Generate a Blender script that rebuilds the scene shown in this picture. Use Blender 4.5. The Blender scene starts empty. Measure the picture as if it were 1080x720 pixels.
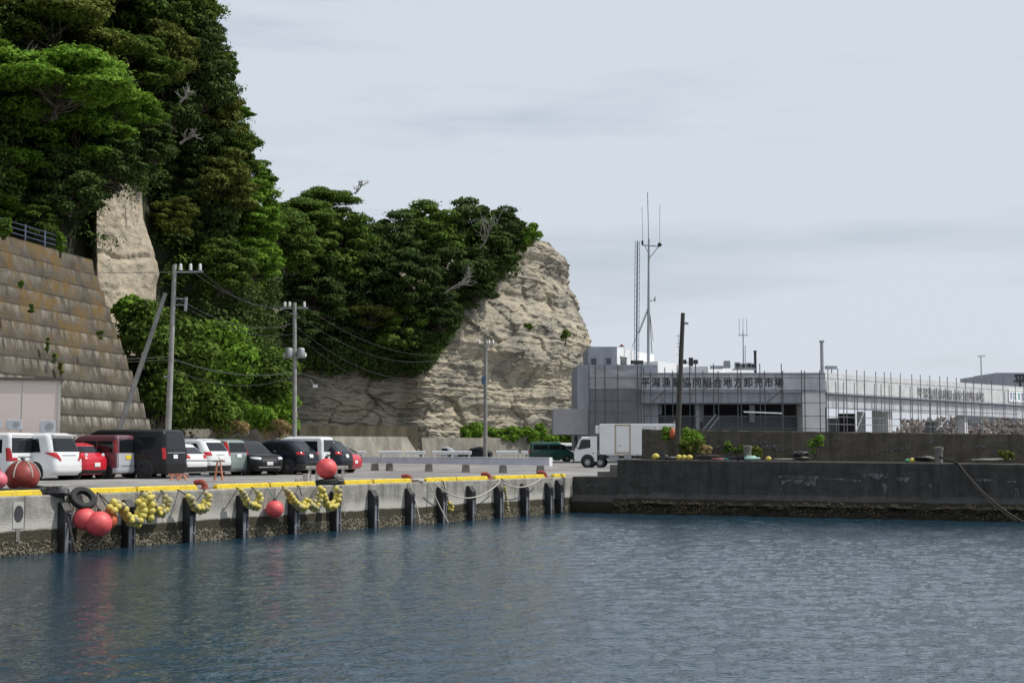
import bpy, bmesh, math, random
import numpy as np
from mathutils import Vector, Matrix, noise
R = math.radians
random.seed(7)
rng = np.random.default_rng(11)
scene = bpy.context.scene
COL = scene.collection

# ------------------------------------------------------------------ camera, sky, sun, exposure
FPX = 1500.0
PITCH = math.atan(113.0/FPX)
CAMZ = 2.9
cam_d = bpy.data.cameras.new('camera')
cam_d.sensor_width = 36.0
cam_d.lens = 50.0
cam_d.clip_start = 0.5
cam_d.clip_end = 9000
cam = bpy.data.objects.new('camera', cam_d)
COL.objects.link(cam)
cam.location = (0, 0, CAMZ)
cam.rotation_euler = (R(90)+PITCH, 0, 0)
scene.camera = cam

SUN_EL, SUN_AZ = R(52), R(3)          # azimuth measured from +X towards +Y
sv = Vector((math.cos(SUN_EL)*math.cos(SUN_AZ), math.cos(SUN_EL)*math.sin(SUN_AZ), math.sin(SUN_EL)))
world = bpy.data.worlds.new('World')
scene.world = world
world.use_nodes = True
wn, wl = world.node_tree.nodes, world.node_tree.links
wn.clear()
wo = wn.new('ShaderNodeOutputWorld'); wb = wn.new('ShaderNodeBackground')
sky = wn.new('ShaderNodeTexSky'); sky.sky_type = 'NISHITA'; sky.sun_disc = False
sky.sun_elevation = SUN_EL
sky.sun_rotation = math.pi/2 - SUN_AZ
sky.air_density = 1.0; sky.dust_density = 2.0; sky.altitude = 0
tc = wn.new('ShaderNodeTexCoord'); mp = wn.new('ShaderNodeMapping')
mp.inputs['Scale'].default_value = (1.0, 1.0, 7.0)
mp.inputs['Rotation'].default_value = (R(3), R(-5), R(20))
nz = wn.new('ShaderNodeTexNoise'); nz.inputs['Scale'].default_value = 2.0; nz.inputs['Detail'].default_value = 7; nz.inputs['Roughness'].default_value = .55
rp = wn.new('ShaderNodeValToRGB')
rp.color_ramp.elements[0].position = .34; rp.color_ramp.elements[0].color = (.62, .62, .62, 1)
rp.color_ramp.elements[1].position = .50; rp.color_ramp.elements[1].color = (.95, .95, .95, 1)
mx = wn.new('ShaderNodeMix'); mx.data_type = 'RGBA'
mx.inputs[7].default_value = (6.75, 7.28, 8.05, 1)
wl.new(tc.outputs['Generated'], mp.inputs['Vector']); wl.new(mp.outputs['Vector'], nz.inputs['Vector'])
wl.new(nz.outputs['Fac'], rp.inputs['Fac']); wl.new(rp.outputs['Color'], mx.inputs[0])
wl.new(sky.outputs['Color'], mx.inputs[6]); wl.new(mx.outputs[2], wb.inputs['Color'])
wb.inputs['Strength'].default_value = 0.1
wl.new(wb.outputs['Background'], wo.inputs['Surface'])
sl = bpy.data.lights.new('sun', 'SUN'); sl.energy = 3.6; sl.angle = R(.6); sl.color = (1, .955, .88)
so = bpy.data.objects.new('sun', sl); COL.objects.link(so)
so.rotation_euler = sv.to_track_quat('Z', 'Y').to_euler()
so.location = (60, 20, 120)
scene.view_settings.view_transform = 'Standard'
scene.view_settings.look = 'None'
scene.view_settings.exposure = 0.0
scene.view_settings.gamma = 1.0

# ------------------------------------------------------------------ helpers
CP, SP = math.cos(PITCH), math.sin(PITCH)
def at(px, py, Y):
    """world point seen at photo pixel (px,py) (1080x720) at ground distance Y"""
    a, b = (px-540)/FPX, (360-py)/FPX
    d = Vector((a, CP-b*SP, SP+b*CP))
    return Vector((0, 0, CAMZ)) + d*(Y/d.y)
def kx(px): return (px-540)/FPX*CP
def pix(p):
    x, y, z = p[0], p[1], p[2]-CAMZ
    f = y*CP+z*SP; u = -y*SP+z*CP
    return 540+FPX*x/f, 360-FPX*u/f

def tag(o, label=None, cat=None, group=None, kind=None):
    if label: o['label'] = label
    if cat: o['category'] = cat
    if group: o['group'] = group
    if kind: o['kind'] = kind
    return o
def empty(name, loc, rz=0, **k):
    o = bpy.data.objects.new(name, None); COL.objects.link(o)
    o.location = loc; o.rotation_euler = (0, 0, rz); o.empty_display_size = .3
    return tag(o, **k)
def copy_tree(o, parent=None):
    c = o.copy(); COL.objects.link(c)
    if parent: c.parent = parent
    for ch in list(o.children): copy_tree(ch, c)
    return c

class MB:
    def __init__(s): s.v = []; s.f = []
    def add(s, vs, fs):
        n = len(s.v); s.v += [tuple(v) for v in vs]; s.f += [tuple(i+n for i in f) for f in fs]; return s
    def box(s, c, d, rz=0, M=None):
        x, y, z = d[0]/2, d[1]/2, d[2]/2
        vs = [Vector((a*x, b*y, e*z)) for e in (-1, 1) for b in (-1, 1) for a in (-1, 1)]
        m = M or Matrix.Rotation(rz, 3, 'Z')
        vs = [m@v+Vector(c) for v in vs]
        return s.add(vs, [(0,2,3,1),(4,5,7,6),(0,1,5,4),(2,6,7,3),(0,4,6,2),(1,3,7,5)])
    def bar(s, a, b, w, h, up=(0,0,1)):
        a, b = Vector(a), Vector(b); t = (b-a); L = t.length; t.normalize()
        u = Vector(up)
        if abs(t.dot(u)) > .98: u = Vector((1,0,0))
        n = t.cross(u).normalized(); u = n.cross(t).normalized()
        M = Matrix((t, n, u)).transposed()
        return s.box((a+b)/2, (L, w, h), M=M)
    def tube(s, pts, r, n=6, cap=True):
        pts = [Vector(p) for p in pts]
        rs = r if isinstance(r, (list, tuple)) else [r]*len(pts)
        N0 = len(s.v); prev = None
        for i, p in enumerate(pts):
            t = (pts[min(i+1, len(pts)-1)]-pts[max(i-1, 0)]).normalized()
            if prev is None:
                a = Vector((0,0,1)) if abs(t.z) < .9 else Vector((1,0,0))
                u = t.cross(a).normalized()
            else:
                u = (prev-t*prev.dot(t)).normalized()
            prev = u; w = t.cross(u)
            for k in range(n):
                A = 2*math.pi*k/n
                s.v.append(tuple(p+(u*math.cos(A)+w*math.sin(A))*rs[i]))
        for i in range(len(pts)-1):
            for k in range(n):
                a = N0+i*n+k; b = N0+i*n+(k+1) % n
                s.f.append((a, b, b+n, a+n))
        if cap:
            s.f.append(tuple(N0+k for k in range(n))[::-1])
            s.f.append(tuple(N0+(len(pts)-1)*n+k for k in range(n)))
        return s
    def lathe(s, prof, n=20, c=(0,0,0), axis='Z'):
        N0 = len(s.v); c = Vector(c)
        for r, z in prof:
            for k in range(n):
                A = 2*math.pi*k/n
                p = Vector((r*math.cos(A), r*math.sin(A), z))
                if axis == 'Y': p = Vector((p.x, p.z, p.y))
                if axis == 'X': p = Vector((p.z, p.x, p.y))
                s.v.append(tuple(p+c))
        for i in range(len(prof)-1):
            for k in range(n):
                a = N0+i*n+k; b = N0+i*n+(k+1) % n
                s.f.append((a, b, b+n, a+n))
        s.f.append(tuple(N0+k for k in range(n))[::-1]); s.f.append(tuple(N0+(len(prof)-1)*n+k for k in range(n)))
        return s
    def ball(s, c, r, n=14, m=9, sc=(1,1,1), jit=0):
        prof = []
        N0 = len(s.v); c = Vector(c)
        for i in range(m+1):
            t = math.pi*i/m
            for k in range(n):
                A = 2*math.pi*k/n; j = 1+random.uniform(-jit, jit)
                s.v.append((c.x+r*j*sc[0]*math.sin(t)*math.cos(A), c.y+r*j*sc[1]*math.sin(t)*math.sin(A), c.z+r*j*sc[2]*math.cos(t)))
        for i in range(m):
            for k in range(n):
                a = N0+i*n+k; b = N0+i*n+(k+1) % n
                s.f.append((a, a+n, b+n, b))
        return s
    def build(s, name, mat, parent=None, smooth=False, loc=None, bevel=0, uv=None, fix=True):
        me = bpy.data.meshes.new(name); me.from_pydata(s.v, [], s.f)
        if fix:
            bm = bmesh.new(); bm.from_mesh(me)
            bmesh.ops.recalc_face_normals(bm, faces=bm.faces); bm.to_mesh(me); bm.free()
        me.materials.append(mat)
        if smooth:
            me.polygons.foreach_set('use_smooth', [True]*len(me.polygons))
            me.set_sharp_from_angle(angle=R(smooth if smooth is not True else 40))
        o = bpy.data.objects.new(name, me); COL.objects.link(o)
        if parent: o.parent = parent
        if loc is not None: o.location = loc
        if bevel:
            b = o.modifiers.new('bevel', 'BEVEL'); b.width = bevel; b.segments = 2; b.limit_method = 'ANGLE'
        return o

# ------------------------------------------------------------------ materials
def new_mat(name):
    m = bpy.data.materials.new(name); m.use_nodes = True
    nt = m.node_tree; return m, nt, nt.nodes['Principled BSDF'], nt.nodes, nt.links
def M(name, col, rough=.6, metal=0, var=.18, scale=2.0, bump=0, bscale=20, spec=.5, coat=0, col2=None, trans=0, stretch=(1,1,1)):
    m, nt, p, n, l = new_mat(name)
    p.inputs['Roughness'].default_value = rough; p.inputs['Metallic'].default_value = metal
    p.inputs['Specular IOR Level'].default_value = spec
    p.inputs['Coat Weight'].default_value = coat
    t = n.new('ShaderNodeTexCoord'); mpp = n.new('ShaderNodeMapping'); mpp.inputs['Scale'].default_value = stretch
    l.new(t.outputs['Object'], mpp.inputs['Vector'])
    a = n.new('ShaderNodeTexNoise'); a.inputs['Scale'].default_value = scale; a.inputs['Detail'].default_value = 6; a.inputs['Roughness'].default_value = .62
    l.new(mpp.outputs['Vector'], a.inputs['Vector'])
    c2 = col2 or tuple(c*(1-var*1.6) for c in col)
    c1 = col if col2 else tuple(min(1, c*(1+var*.6)) for c in col)
    r = n.new('ShaderNodeValToRGB'); r.color_ramp.elements[0].position = .32; r.color_ramp.elements[1].position = .66
    r.color_ramp.elements[0].color = (*c2, 1); r.color_ramp.elements[1].color = (*c1, 1)
    l.new(a.outputs['Fac'], r.inputs['Fac']); l.new(r.outputs['Color'], p.inputs['Base Color'])
    if bump:
        b = n.new('ShaderNodeTexNoise'); b.inputs['Scale'].default_value = bscale; b.inputs['Detail'].default_value = 5
        l.new(mpp.outputs['Vector'], b.inputs['Vector'])
        bp = n.new('ShaderNodeBump'); bp.inputs['Strength'].default_value = bump; bp.inputs['Distance'].default_value = .05
        l.new(b.outputs['Fac'], bp.inputs['Height']); l.new(bp.outputs['Normal'], p.inputs['Normal'])
    return m
def paint(name, col, rough=.28):
    dark = max(col) < .05
    return M(name, col, rough=.32 if dark else rough, coat=.12 if dark else .5, spec=.25 if dark else .5, var=.04, scale=.8)
def leafmat(name, dark, bright, tr=.25):
    m, nt, p, n, l = new_mat(name)
    g = n.new('ShaderNodeNewGeometry'); oi = n.new('ShaderNodeObjectInfo')
    t = n.new('ShaderNodeTexCoord')
    a = n.new('ShaderNodeTexNoise'); a.inputs['Scale'].default_value = .55; a.inputs['Detail'].default_value = 4
    l.new(t.outputs['Object'], a.inputs['Vector'])
    ad = n.new('ShaderNodeMath'); ad.operation = 'MULTIPLY_ADD'; ad.inputs[1].default_value = .45
    l.new(g.outputs['Random Per Island'], ad.inputs[0]); l.new(a.outputs['Fac'], ad.inputs[2])
    a2 = n.new('ShaderNodeMath'); a2.operation = 'MULTIPLY_ADD'; a2.inputs[1].default_value = .3
    l.new(oi.outputs['Random'], a2.inputs[0]); l.new(ad.outputs[0], a2.inputs[2])
    r = n.new('ShaderNodeValToRGB'); r.color_ramp.elements[0].position = .45; r.color_ramp.elements[1].position = 1.15
    r.color_ramp.elements[1].position = 1.0
    r.color_ramp.elements[0].color = (*dark, 1); r.color_ramp.elements[1].color = (*bright, 1)
    l.new(a2.outputs[0], r.inputs['Fac']); l.new(r.outputs['Color'], p.inputs['Base Color'])
    p.inputs['Roughness'].default_value = .75; p.inputs['Specular IOR Level'].default_value = .10
    tn = n.new('ShaderNodeBsdfTranslucent'); l.new(r.outputs['Color'], tn.inputs['Color'])
    ms = n.new('ShaderNodeMixShader'); ms.inputs[0].default_value = tr
    out = n['Material Output']
    l.new(p.outputs[0], ms.inputs[1]); l.new(tn.outputs[0], ms.inputs[2]); l.new(ms.outputs[0], out.inputs['Surface'])
    return m

m_asph = M('asphalt', (.31,.30,.285), .9, var=.16, scale=.35, bump=.3, bscale=6)
def asphalt_detail():
    nt = m_asph.node_tree; n, l = nt.nodes, nt.links; p = n['Principled BSDF']; src = p.inputs['Base Color'].links[0].from_socket
    t = n.new('ShaderNodeTexCoord'); a = n.new('ShaderNodeTexNoise'); a.inputs['Scale'].default_value = .22; a.inputs['Detail'].default_value = 9; a.inputs['Roughness'].default_value = .7
    l.new(t.outputs['Object'], a.inputs[0]); r = n.new('ShaderNodeValToRGB'); r.color_ramp.elements[0].position = .42; r.color_ramp.elements[1].position = .56; r.color_ramp.elements[0].color = (.62,.62,.64,1)
    l.new(a.outputs['Fac'], r.inputs[0]); b = n.new('ShaderNodeTexNoise'); b.inputs['Scale'].default_value = 2.3; b.inputs['Detail'].default_value = 8; l.new(t.outputs['Object'], b.inputs[0])
    r2 = n.new('ShaderNodeValToRGB'); r2.color_ramp.elements[0].position = .34; r2.color_ramp.elements[1].position = .44; r2.color_ramp.elements[0].color = (.5,.5,.5,1); l.new(b.outputs['Fac'], r2.inputs[0])
    x = n.new('ShaderNodeMix'); x.data_type = 'RGBA'; x.blend_type = 'MULTIPLY'; x.inputs[0].default_value = 1; l.new(src, x.inputs[6]); l.new(r.outputs[0], x.inputs[7])
    y = n.new('ShaderNodeMix'); y.data_type = 'RGBA'; y.blend_type = 'MULTIPLY'; y.inputs[0].default_value = .7; l.new(x.outputs[2], y.inputs[6]); l.new(r2.outputs[0], y.inputs[7]); l.new(y.outputs[2], p.inputs['Base Color'])
asphalt_detail()
m_conc = M('concrete', (.34,.33,.30), .85, var=.25, scale=1.2, bump=.3, bscale=14)
m_conc_d = M('old_concrete', (.21,.20,.175), .9, var=.3, scale=.8, bump=.5, bscale=9)
m_conc_l = M('pale_concrete', (.50,.49,.46), .85, var=.2, scale=1.2)
m_yellow = M('yellow_paint', (.82,.60,.012), .55, scale=7, col2=(.52,.38,.03), bump=.15)
m_black = M('black_rubber', (.02,.02,.023), .5, var=.3, scale=4, bump=.3)
m_post = M('fender_steel', (.16,.17,.19), .45, var=.6, scale=3, stretch=(1,1,.4))
m_tyre = M('tyre', (.018,.022,.022), .8, var=.2)
m_rim = M('alloy', (.45,.46,.48), .3, metal=.9, var=.05)
m_glass = M('car_glass', (.010,.013,.016), .08, var=.05, spec=.45)
m_plate = M('plate_white', (.75,.76,.74), .4, var=.03)
m_plate_y = M('plate_yellow', (.80,.62,.04), .4, var=.03)
m_red_l = M('tail_lens', (.45,.012,.018), .15, var=.1)
m_clear = M('lamp_lens', (.62,.64,.66), .1, var=.05)
m_trim = M('black_trim', (.02,.02,.022), .45, var=.1)
m_chrome = M('chrome', (.6,.61,.63), .15, metal=1, var=.03)
m_rust = M('rusty_red', (.30,.055,.035), .7, var=.3, scale=8)
m_buoyred = M('buoy_red', (.76,.13,.13), .5, var=.22, scale=2.4, col2=(.60,.05,.06), bump=.15)
m_buoypink = M('buoy_pink', (.75,.18,.22), .5, var=.2, scale=2.5)
m_buoyor = M('buoy_orange', (.62,.14,.06), .5, var=.25, scale=3)
m_buoybrown = M('buoy_brown_red', (.26,.04,.03), .5, var=.3, scale=3)
m_float = M('float_yellow', (.70,.58,.09), .55, var=.35, scale=3, col2=(.42,.36,.12))
m_floatd = M('float_faded', (.46,.41,.19), .65, var=.35, scale=3, col2=(.26,.24,.14))
m_rope = M('rope_pale', (.50,.48,.42), .9, var=.2, scale=20)
m_roped = M('rope_dark', (.055,.05,.045), .9, var=.3, scale=20)
m_ropeg = M('rope_green', (.06,.25,.20), .9, var=.3, scale=20)
m_pole = M('pole_concrete', (.30,.30,.29), .7, var=.2, scale=2)
m_wood = M('pole_wood', (.075,.068,.06), .85, var=.35, scale=4, stretch=(3,3,.4))
m_steel = M('galvanised', (.36,.38,.40), .5, metal=.4, var=.15)
m_scaf = M('scaffold_pipe', (.10,.105,.115), .5, metal=.4, var=.2)
m_ins = M('insulator', (.75,.75,.74), .3, var=.05)
m_wire = M('wire', (.05,.05,.055), .6, var=.1)
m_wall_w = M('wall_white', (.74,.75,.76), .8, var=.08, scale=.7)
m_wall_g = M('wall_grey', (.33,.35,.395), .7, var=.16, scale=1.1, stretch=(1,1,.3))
m_fascia = M('wall_pale', (.54,.56,.60), .8, var=.2, scale=1.0, stretch=(1,1,.4))
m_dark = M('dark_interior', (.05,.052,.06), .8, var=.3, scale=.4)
m_letter = M('letter_dark', (.03,.03,.04), .6, var=.1)
m_orange = M('orange_paint', (.50,.19,.11), .6, var=.2)
m_guard = M('guardrail_white', (.88,.89,.91), .45, var=.06)
m_beam = M('lilac_beam', (.64,.65,.76), .55, var=.1, scale=1)
m_trunk = M('bark', (.12,.095,.075), .9, var=.4, scale=3, bump=.4)
m_limb = M('pale_bark', (.30,.27,.24), .9, var=.3, scale=3)
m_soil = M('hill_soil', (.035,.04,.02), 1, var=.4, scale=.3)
m_grassd = leafmat('dry_grass', (.24,.16,.07), (.42,.32,.15), .1)
m_lf_bright = leafmat('leaf_bright', (.048,.098,.013), (.19,.34,.040), .28)
m_lf_mid = leafmat('leaf_mid', (.034,.066,.013), (.125,.20,.034), .22)
m_lf_dark = leafmat('leaf_dark', (.021,.042,.013), (.074,.118,.030), .15)
m_lf_olive = leafmat('leaf_olive', (.048,.066,.014), (.16,.185,.038), .2)
m_lf_yel = leafmat('leaf_yellowish', (.06,.08,.015), (.19,.19,.04), .25)

# ------------------------------------------------------------------ plan of the harbour
QZ = 1.61
C0 = Vector((2.82, 66.0, 0))
QT = Vector((-.5195, -.8545, 0))         # along the quay towards the left of the picture
QN = Vector((.8545, -.5195, 0))          # out over the water
QA = math.atan2(-QT.y, -QT.x)            # yaw of the quay (pointing away)
BT = Vector((17.8, -8.4, 0)).normalized()
BN = Vector((-BT.y*-1, -BT.x, 0)); BN = Vector((BT.y, -BT.x, 0))
def Q(s, out=0, z=0): return C0+QT*s+QN*out+Vector((0, 0, z))
def qs(px, out=0, z=1.5):
    """distance along the quay at which photo column px is met"""
    lo, hi = -5, 60
    for _ in range(40):
        m = (lo+hi)/2
        if pix(Q(m, out, z))[0] > px: lo = m
        else: hi = m
    return m
def B(s, out=0, z=0): return C0+BT*s+BN*out+Vector((0, 0, z))
def bs(px, out=0, z=2.4):
    lo, hi = -5, 60
    for _ in range(40):
        m = (lo+hi)/2
        if pix(B(m, out, z))[0] < px: lo = m
        else: hi = m
    return m

# water: real wavelets in the harbour basin, flat sheet beyond
def water():
    X0, X1, Y0, Y1, h = -25.0, 33.0, 13.0, 69.0, .065
    nx_, ny_ = int((X1-X0)/h), int((Y1-Y0)/h)
    xs = np.linspace(X0, X1, nx_+1); ys = np.linspace(Y0, Y1, ny_+1)
    X, Y = np.meshgrid(xs, ys); Z = np.zeros_like(X)
    g = np.random.default_rng(5)
    gust = 1+.45*np.sin(X*.11+Y*.07+1)*np.sin(Y*.13-X*.05)+.2*np.sin(X*.31-Y*.22+np.sin(Y*.2))-.5*np.exp(-((X+13)/6)**2)*np.exp(-((Y-38)/14)**2)
    nw = 70
    for i in range(nw):
        lam = .19*(1.25/.19)**(g.random()**1.15); th = -math.pi/2+.35+g.normal()*.65; k = 2*math.pi/lam
        slope = .074*math.sqrt(2/nw); A = slope/k
        ph = g.random()*6.28
        arg = k*(X*math.cos(th)+Y*math.sin(th))+ph+.8*np.sin(X*.23*g.random()+Y*.19*g.random()+ph)
        Z += A*np.sin(arg)
    Z *= gust
    edge = np.minimum.reduce([(X-X0)/4, (X1-X)/4, (Y-Y0)/4, (Y1-Y)/4]).clip(0, 1); Z *= edge
    co = np.stack([X, Y, Z], -1).reshape(-1, 3)
    i, j = np.meshgrid(np.arange(nx_), np.arange(ny_)); a = (j*(nx_+1)+i).ravel()
    F_ = np.stack([a, a+1, a+nx_+2, a+nx_+1], 1)
    S = 4000; n0 = len(co)
    ring = np.array([(X0,Y0,0),(X1,Y0,0),(X1,Y1,0),(X0,Y1,0),(-S,-200,0),(S,-200,0),(S,S,0),(-S,S,0)], float)
    co = np.concatenate([co, ring])
    RF = np.array([(4,5,1,0),(5,6,2,1),(6,7,3,2),(7,4,0,3)])+n0
    F_ = np.concatenate([F_, RF])
    me = bpy.data.meshes.new('water'); me.vertices.add(len(co)); me.vertices.foreach_set('co', co.ravel())
    me.loops.add(F_.size); me.loops.foreach_set('vertex_index', F_.ravel())
    me.polygons.add(len(F_)); me.polygons.foreach_set('loop_start', np.arange(len(F_))*4); me.polygons.foreach_set('loop_total', np.full(len(F_), 4))
    me.polygons.foreach_set('use_smooth', [True]*len(F_)); me.update()
    m, nt, p, n, l = new_mat('water')
    p.inputs['Base Color'].default_value = (.012,.038,.060,1); p.inputs['Roughness'].default_value = .04; p.inputs['IOR'].default_value = 1.333
    t = n.new('ShaderNodeTexCoord'); mpp = n.new('ShaderNodeMapping'); mpp.inputs['Scale'].default_value = (1,1.5,1); mpp.inputs['Rotation'].default_value = (0,0,.2)
    a_ = n.new('ShaderNodeTexNoise'); a_.inputs['Scale'].default_value = 7.5; a_.inputs['Detail'].default_value = 3
    l.new(t.outputs['Object'], mpp.inputs[0]); l.new(mpp.outputs[0], a_.inputs[0])
    bp = n.new('ShaderNodeBump'); bp.inputs['Distance'].default_value = .03; bp.inputs['Strength'].default_value = .8
    l.new(a_.outputs['Fac'], bp.inputs['Height']); l.new(bp.outputs[0], p.inputs['Normal'])
    me.materials.append(m); o = bpy.data.objects.new('water', me); COL.objects.link(o); tag(o, kind='structure')
water()

# land
def land():
    mb = MB(); e = .12
    L0 = Q(80, -e, QZ); c = C0+QN*-e+BN*-e*0+Vector((0,0,QZ)); Rr = B(70, -1, QZ)
    S = 3500
    mb.add([L0, c, B(.2,-.3,QZ), Rr, (S, Rr.y, QZ), (S, S, QZ), (-S, S, QZ), (-S, L0.y, QZ)], [tuple(range(8))])
    o = mb.build('ground', m_asph); tag(o, kind='structure')
land()

# quay wall with uv driven concrete: streaks, joints, tide band
def quay_mat(name, light, low, joint=5.2, tide=.66, streak=1.0):
    m, nt, p, n, l = new_mat(name)
    uv = n.new('ShaderNodeUVMap'); sep = n.new('ShaderNodeSeparateXYZ'); l.new(uv.outputs[0], sep.inputs[0])
    def math_(op, a, b=None, c=None):
        x = n.new('ShaderNodeMath'); x.operation = op
        for i, q in enumerate((a, b, c)):
            if q is None: continue
            if isinstance(q, (int, float)): x.inputs[i].default_value = q
            else: l.new(q, x.inputs[i])
        return x.outputs[0]
    def noise_(scale, st, det=5):
        mpp = n.new('ShaderNodeMapping'); mpp.inputs['Scale'].default_value = st; l.new(uv.outputs[0], mpp.inputs[0])
        a = n.new('ShaderNodeTexNoise'); a.inputs['Scale'].default_value = scale; a.inputs['Detail'].default_value = det; a.inputs['Roughness'].default_value = .65
        l.new(mpp.outputs[0], a.inputs[0]); return a.outputs['Fac']
    def ramp(f, pts):
        r = n.new('ShaderNodeValToRGB'); e = r.color_ramp.elements
        e[0].position, e[0].color = pts[0][0], (*pts[0][1], 1); e[1].position, e[1].color = pts[-1][0], (*pts[-1][1], 1)
        for q in pts[1:-1]:
            k = e.new(q[0]); k.color = (*q[1], 1)
        l.new(f, r.inputs[0]); return r.outputs[0]
    def mix(f, a, b, mode='MIX'):
        x = n.new('ShaderNodeMix'); x.data_type = 'RGBA'; x.blend_type = mode
        if isinstance(f, (int, float)): x.inputs[0].default_value = f
        else: l.new(f, x.inputs[0])
        for i, q in ((6, a), (7, b)):
            if isinstance(q, tuple): x.inputs[i].default_value = (*q, 1)
            else: l.new(q, x.inputs[i])
        return x.outputs[2]
    st = noise_(3.0, (1, .12, 1)); cl = noise_(.9, (1, 1, 1)); fi = noise_(14, (1, 1, 1), 3)
    base = ramp(st, [(.3, tuple(c*.5 for c in light)), (.48, light), (.72, tuple(min(1, c*1.3) for c in light))])
    blot = ramp(noise_(1.6, (1, 1.6, 1), 8), [(.40,(0,0,0)), (.62,(1,1,1))])
    bw_ = n.new('ShaderNodeRGBToBW'); l.new(blot, bw_.inputs[0])
    base = mix(math_('MULTIPLY', bw_.outputs[0], .62), base, tuple(c*.5 for c in light))
    hl = math_('LESS_THAN', math_('FRACT', math_('DIVIDE', math_('ADD', sep.outputs[1], .25), .62)), .03)
    base = mix(math_('MULTIPLY', hl, .35), base, tuple(c*.35 for c in light))
    # bright lime bloom just above the tide line
    v = sep.outputs[1]
    wob = math_('MULTIPLY_ADD', noise_(.7, (1, .3, 1)), .5, -.25)
    vv = math_('ADD', v, wob)
    up = n.new('ShaderNodeMapRange'); up.inputs[1].default_value = tide+.42; up.inputs[2].default_value = tide+.12; l.new(vv, up.inputs[0])
    base = mix(math_('MULTIPLY', up.outputs[0], .8*streak), base, tuple(min(1, c*1.6) for c in light))
    td = n.new('ShaderNodeMapRange'); td.inputs[1].default_value = tide+.03; td.inputs[2].default_value = tide-.03
    l.new(math_('ADD', v, math_('MULTIPLY', wob, .35)), td.inputs[0])
    lowc = ramp(fi, [(.3, tuple(c*.45 for c in low)), (.6, low), (.8, tuple(c*1.7 for c in low))])
    base = mix(td.outputs[0], base, lowc)
    fr = math_('FRACT', math_('DIVIDE', sep.outputs[0], joint))
    jj = math_('LESS_THAN', fr, .006)
    base = mix(math_('MULTIPLY', jj, .8), base, (.05,.05,.045))
    l.new(base, p.inputs['Base Color']); p.inputs['Roughness'].default_value = .9; p.inputs['Specular IOR Level'].default_value = .25
    bp = n.new('ShaderNodeBump'); bp.inputs['Strength'].default_value = .5; bp.inputs['Distance'].default_value = .04
    l.new(math_('ADD', fi, cl), bp.inputs['Height']); l.new(bp.outputs[0], p.inputs['Normal'])
    return m
def uv_mesh(name, verts, faces, uvs, mat, parent=None, smooth=False):
    me = bpy.data.meshes.new(name); me.from_pydata([tuple(v) for v in verts], [], faces)
    lay = me.uv_layers.new(name='UVMap')
    idx = np.zeros(len(me.loops), int); me.loops.foreach_get('vertex_index', idx)
    lay.data.foreach_set('uv', np.array(uvs, float)[idx].ravel())
    me.materials.append(mat)
    if smooth: me.polygons.foreach_set('use_smooth', [True]*len(me.polygons))
    o = bpy.data.objects.new(name, me); COL.objects.link(o)
    if parent: o.parent = parent
    return o
def wall_sheet(name, P, s0, s1, sections, mat, parent=None, ns=60, jit=0, seed=0):
    """sections: list of (out, z) from bottom to top back; P(s,out,z)"""
    vs, uvs, fs = [], [], []
    acc = 0; m = len(sections)
    for i in range(ns+1):
        s = s0+(s1-s0)*i/ns
        for j, (o, z) in enumerate(sections):
            jj = 0
            if jit and 0 < j < m-1: jj = jit*noise.noise(Vector((s*1.7+seed, z*3, seed)))+jit*.6*noise.noise(Vector((s*6, z*7, seed)))
            vs.append(P(s, o+jj, z)); uvs.append((s, z))
    for i in range(ns):
        for j in range(m-1):
            a = i*m+j; fs.append((a, a+m, a+m+1, a+1))
    return uv_mesh(name, vs, fs, uvs, mat, parent)
m_quay = quay_mat('quay_concrete', (.33,.32,.29), (.07,.062,.042))
m_bw = quay_mat('breakwater_concrete', (.070,.067,.062), (.030,.026,.018), joint=6, tide=.5, streak=.3)
qw = empty('quay_wall', Q(0,0,0), label='long pale grey concrete quay face with barnacled foot below the yellow kerbs', cat='quay wall')
def rel(parent):
    L = Vector(parent.location); return lambda P: (lambda s, o, z: P(s, o, z)-L)
secs = [(0,-1.2),(0,.2),(0,.45),(0,.9),(0,1.3),(0,QZ-.04),(-.04,QZ+.004),(-.45,QZ+.004),(-.6,QZ-.3)]
o = wall_sheet('concrete_face', rel(qw)(Q), 80, 0, secs, m_quay, qw, ns=160)
# end return at the corner
def ends(s, o_, z): return Q(o_*-1, -s, z)
wall_sheet('end_face', rel(qw)(lambda s, o_, z: Q(0+o_*0, -s, z)), 0, 1.2, [(0,-1.2),(0,.5),(0,QZ)], m_quay, qw, ns=4)
def barnacles(P, s0, s1, z0, z1, n, size, name, mat, parent, dens=None):
    mb = MB(); L = Vector(parent.location)
    for _ in range(n):
        s = random.uniform(s0, s1)
        t = random.random()**1.5; z = z0+(z1-z0)*t
        if noise.noise(Vector((s*1.5, z*3, 3))) < -.25 and random.random() < .7: continue
        c = P(s, .0, z)-L; r = random.uniform(.5, 1.3)*size
        e1 = Vector((random.gauss(0,1), random.gauss(0,1), random.gauss(0,1))).normalized()
        e2 = e1.orthogonal().normalized(); e3 = e1.cross(e2)
        vs = [c+e1*r, c-e1*r*.8, c+e2*r*.8, c-e2*r*.7, c+e3*r*.6, c-e3*r*.7]
        mb.add(vs, [(0,2,4),(2,1,4),(1,3,4),(3,0,4),(2,0,5),(1,2,5),(3,1,5),(0,3,5)])
    return mb.build(name, mat, parent, fix=False)
m_barn = leafmat('barnacle', (.018,.017,.012), (.30,.27,.20), 0)
barnacles(Q, 0, 46, -.12, .37, 10000, .05, 'barnacles', m_barn, qw)['kind'] = 'stuff'

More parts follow.
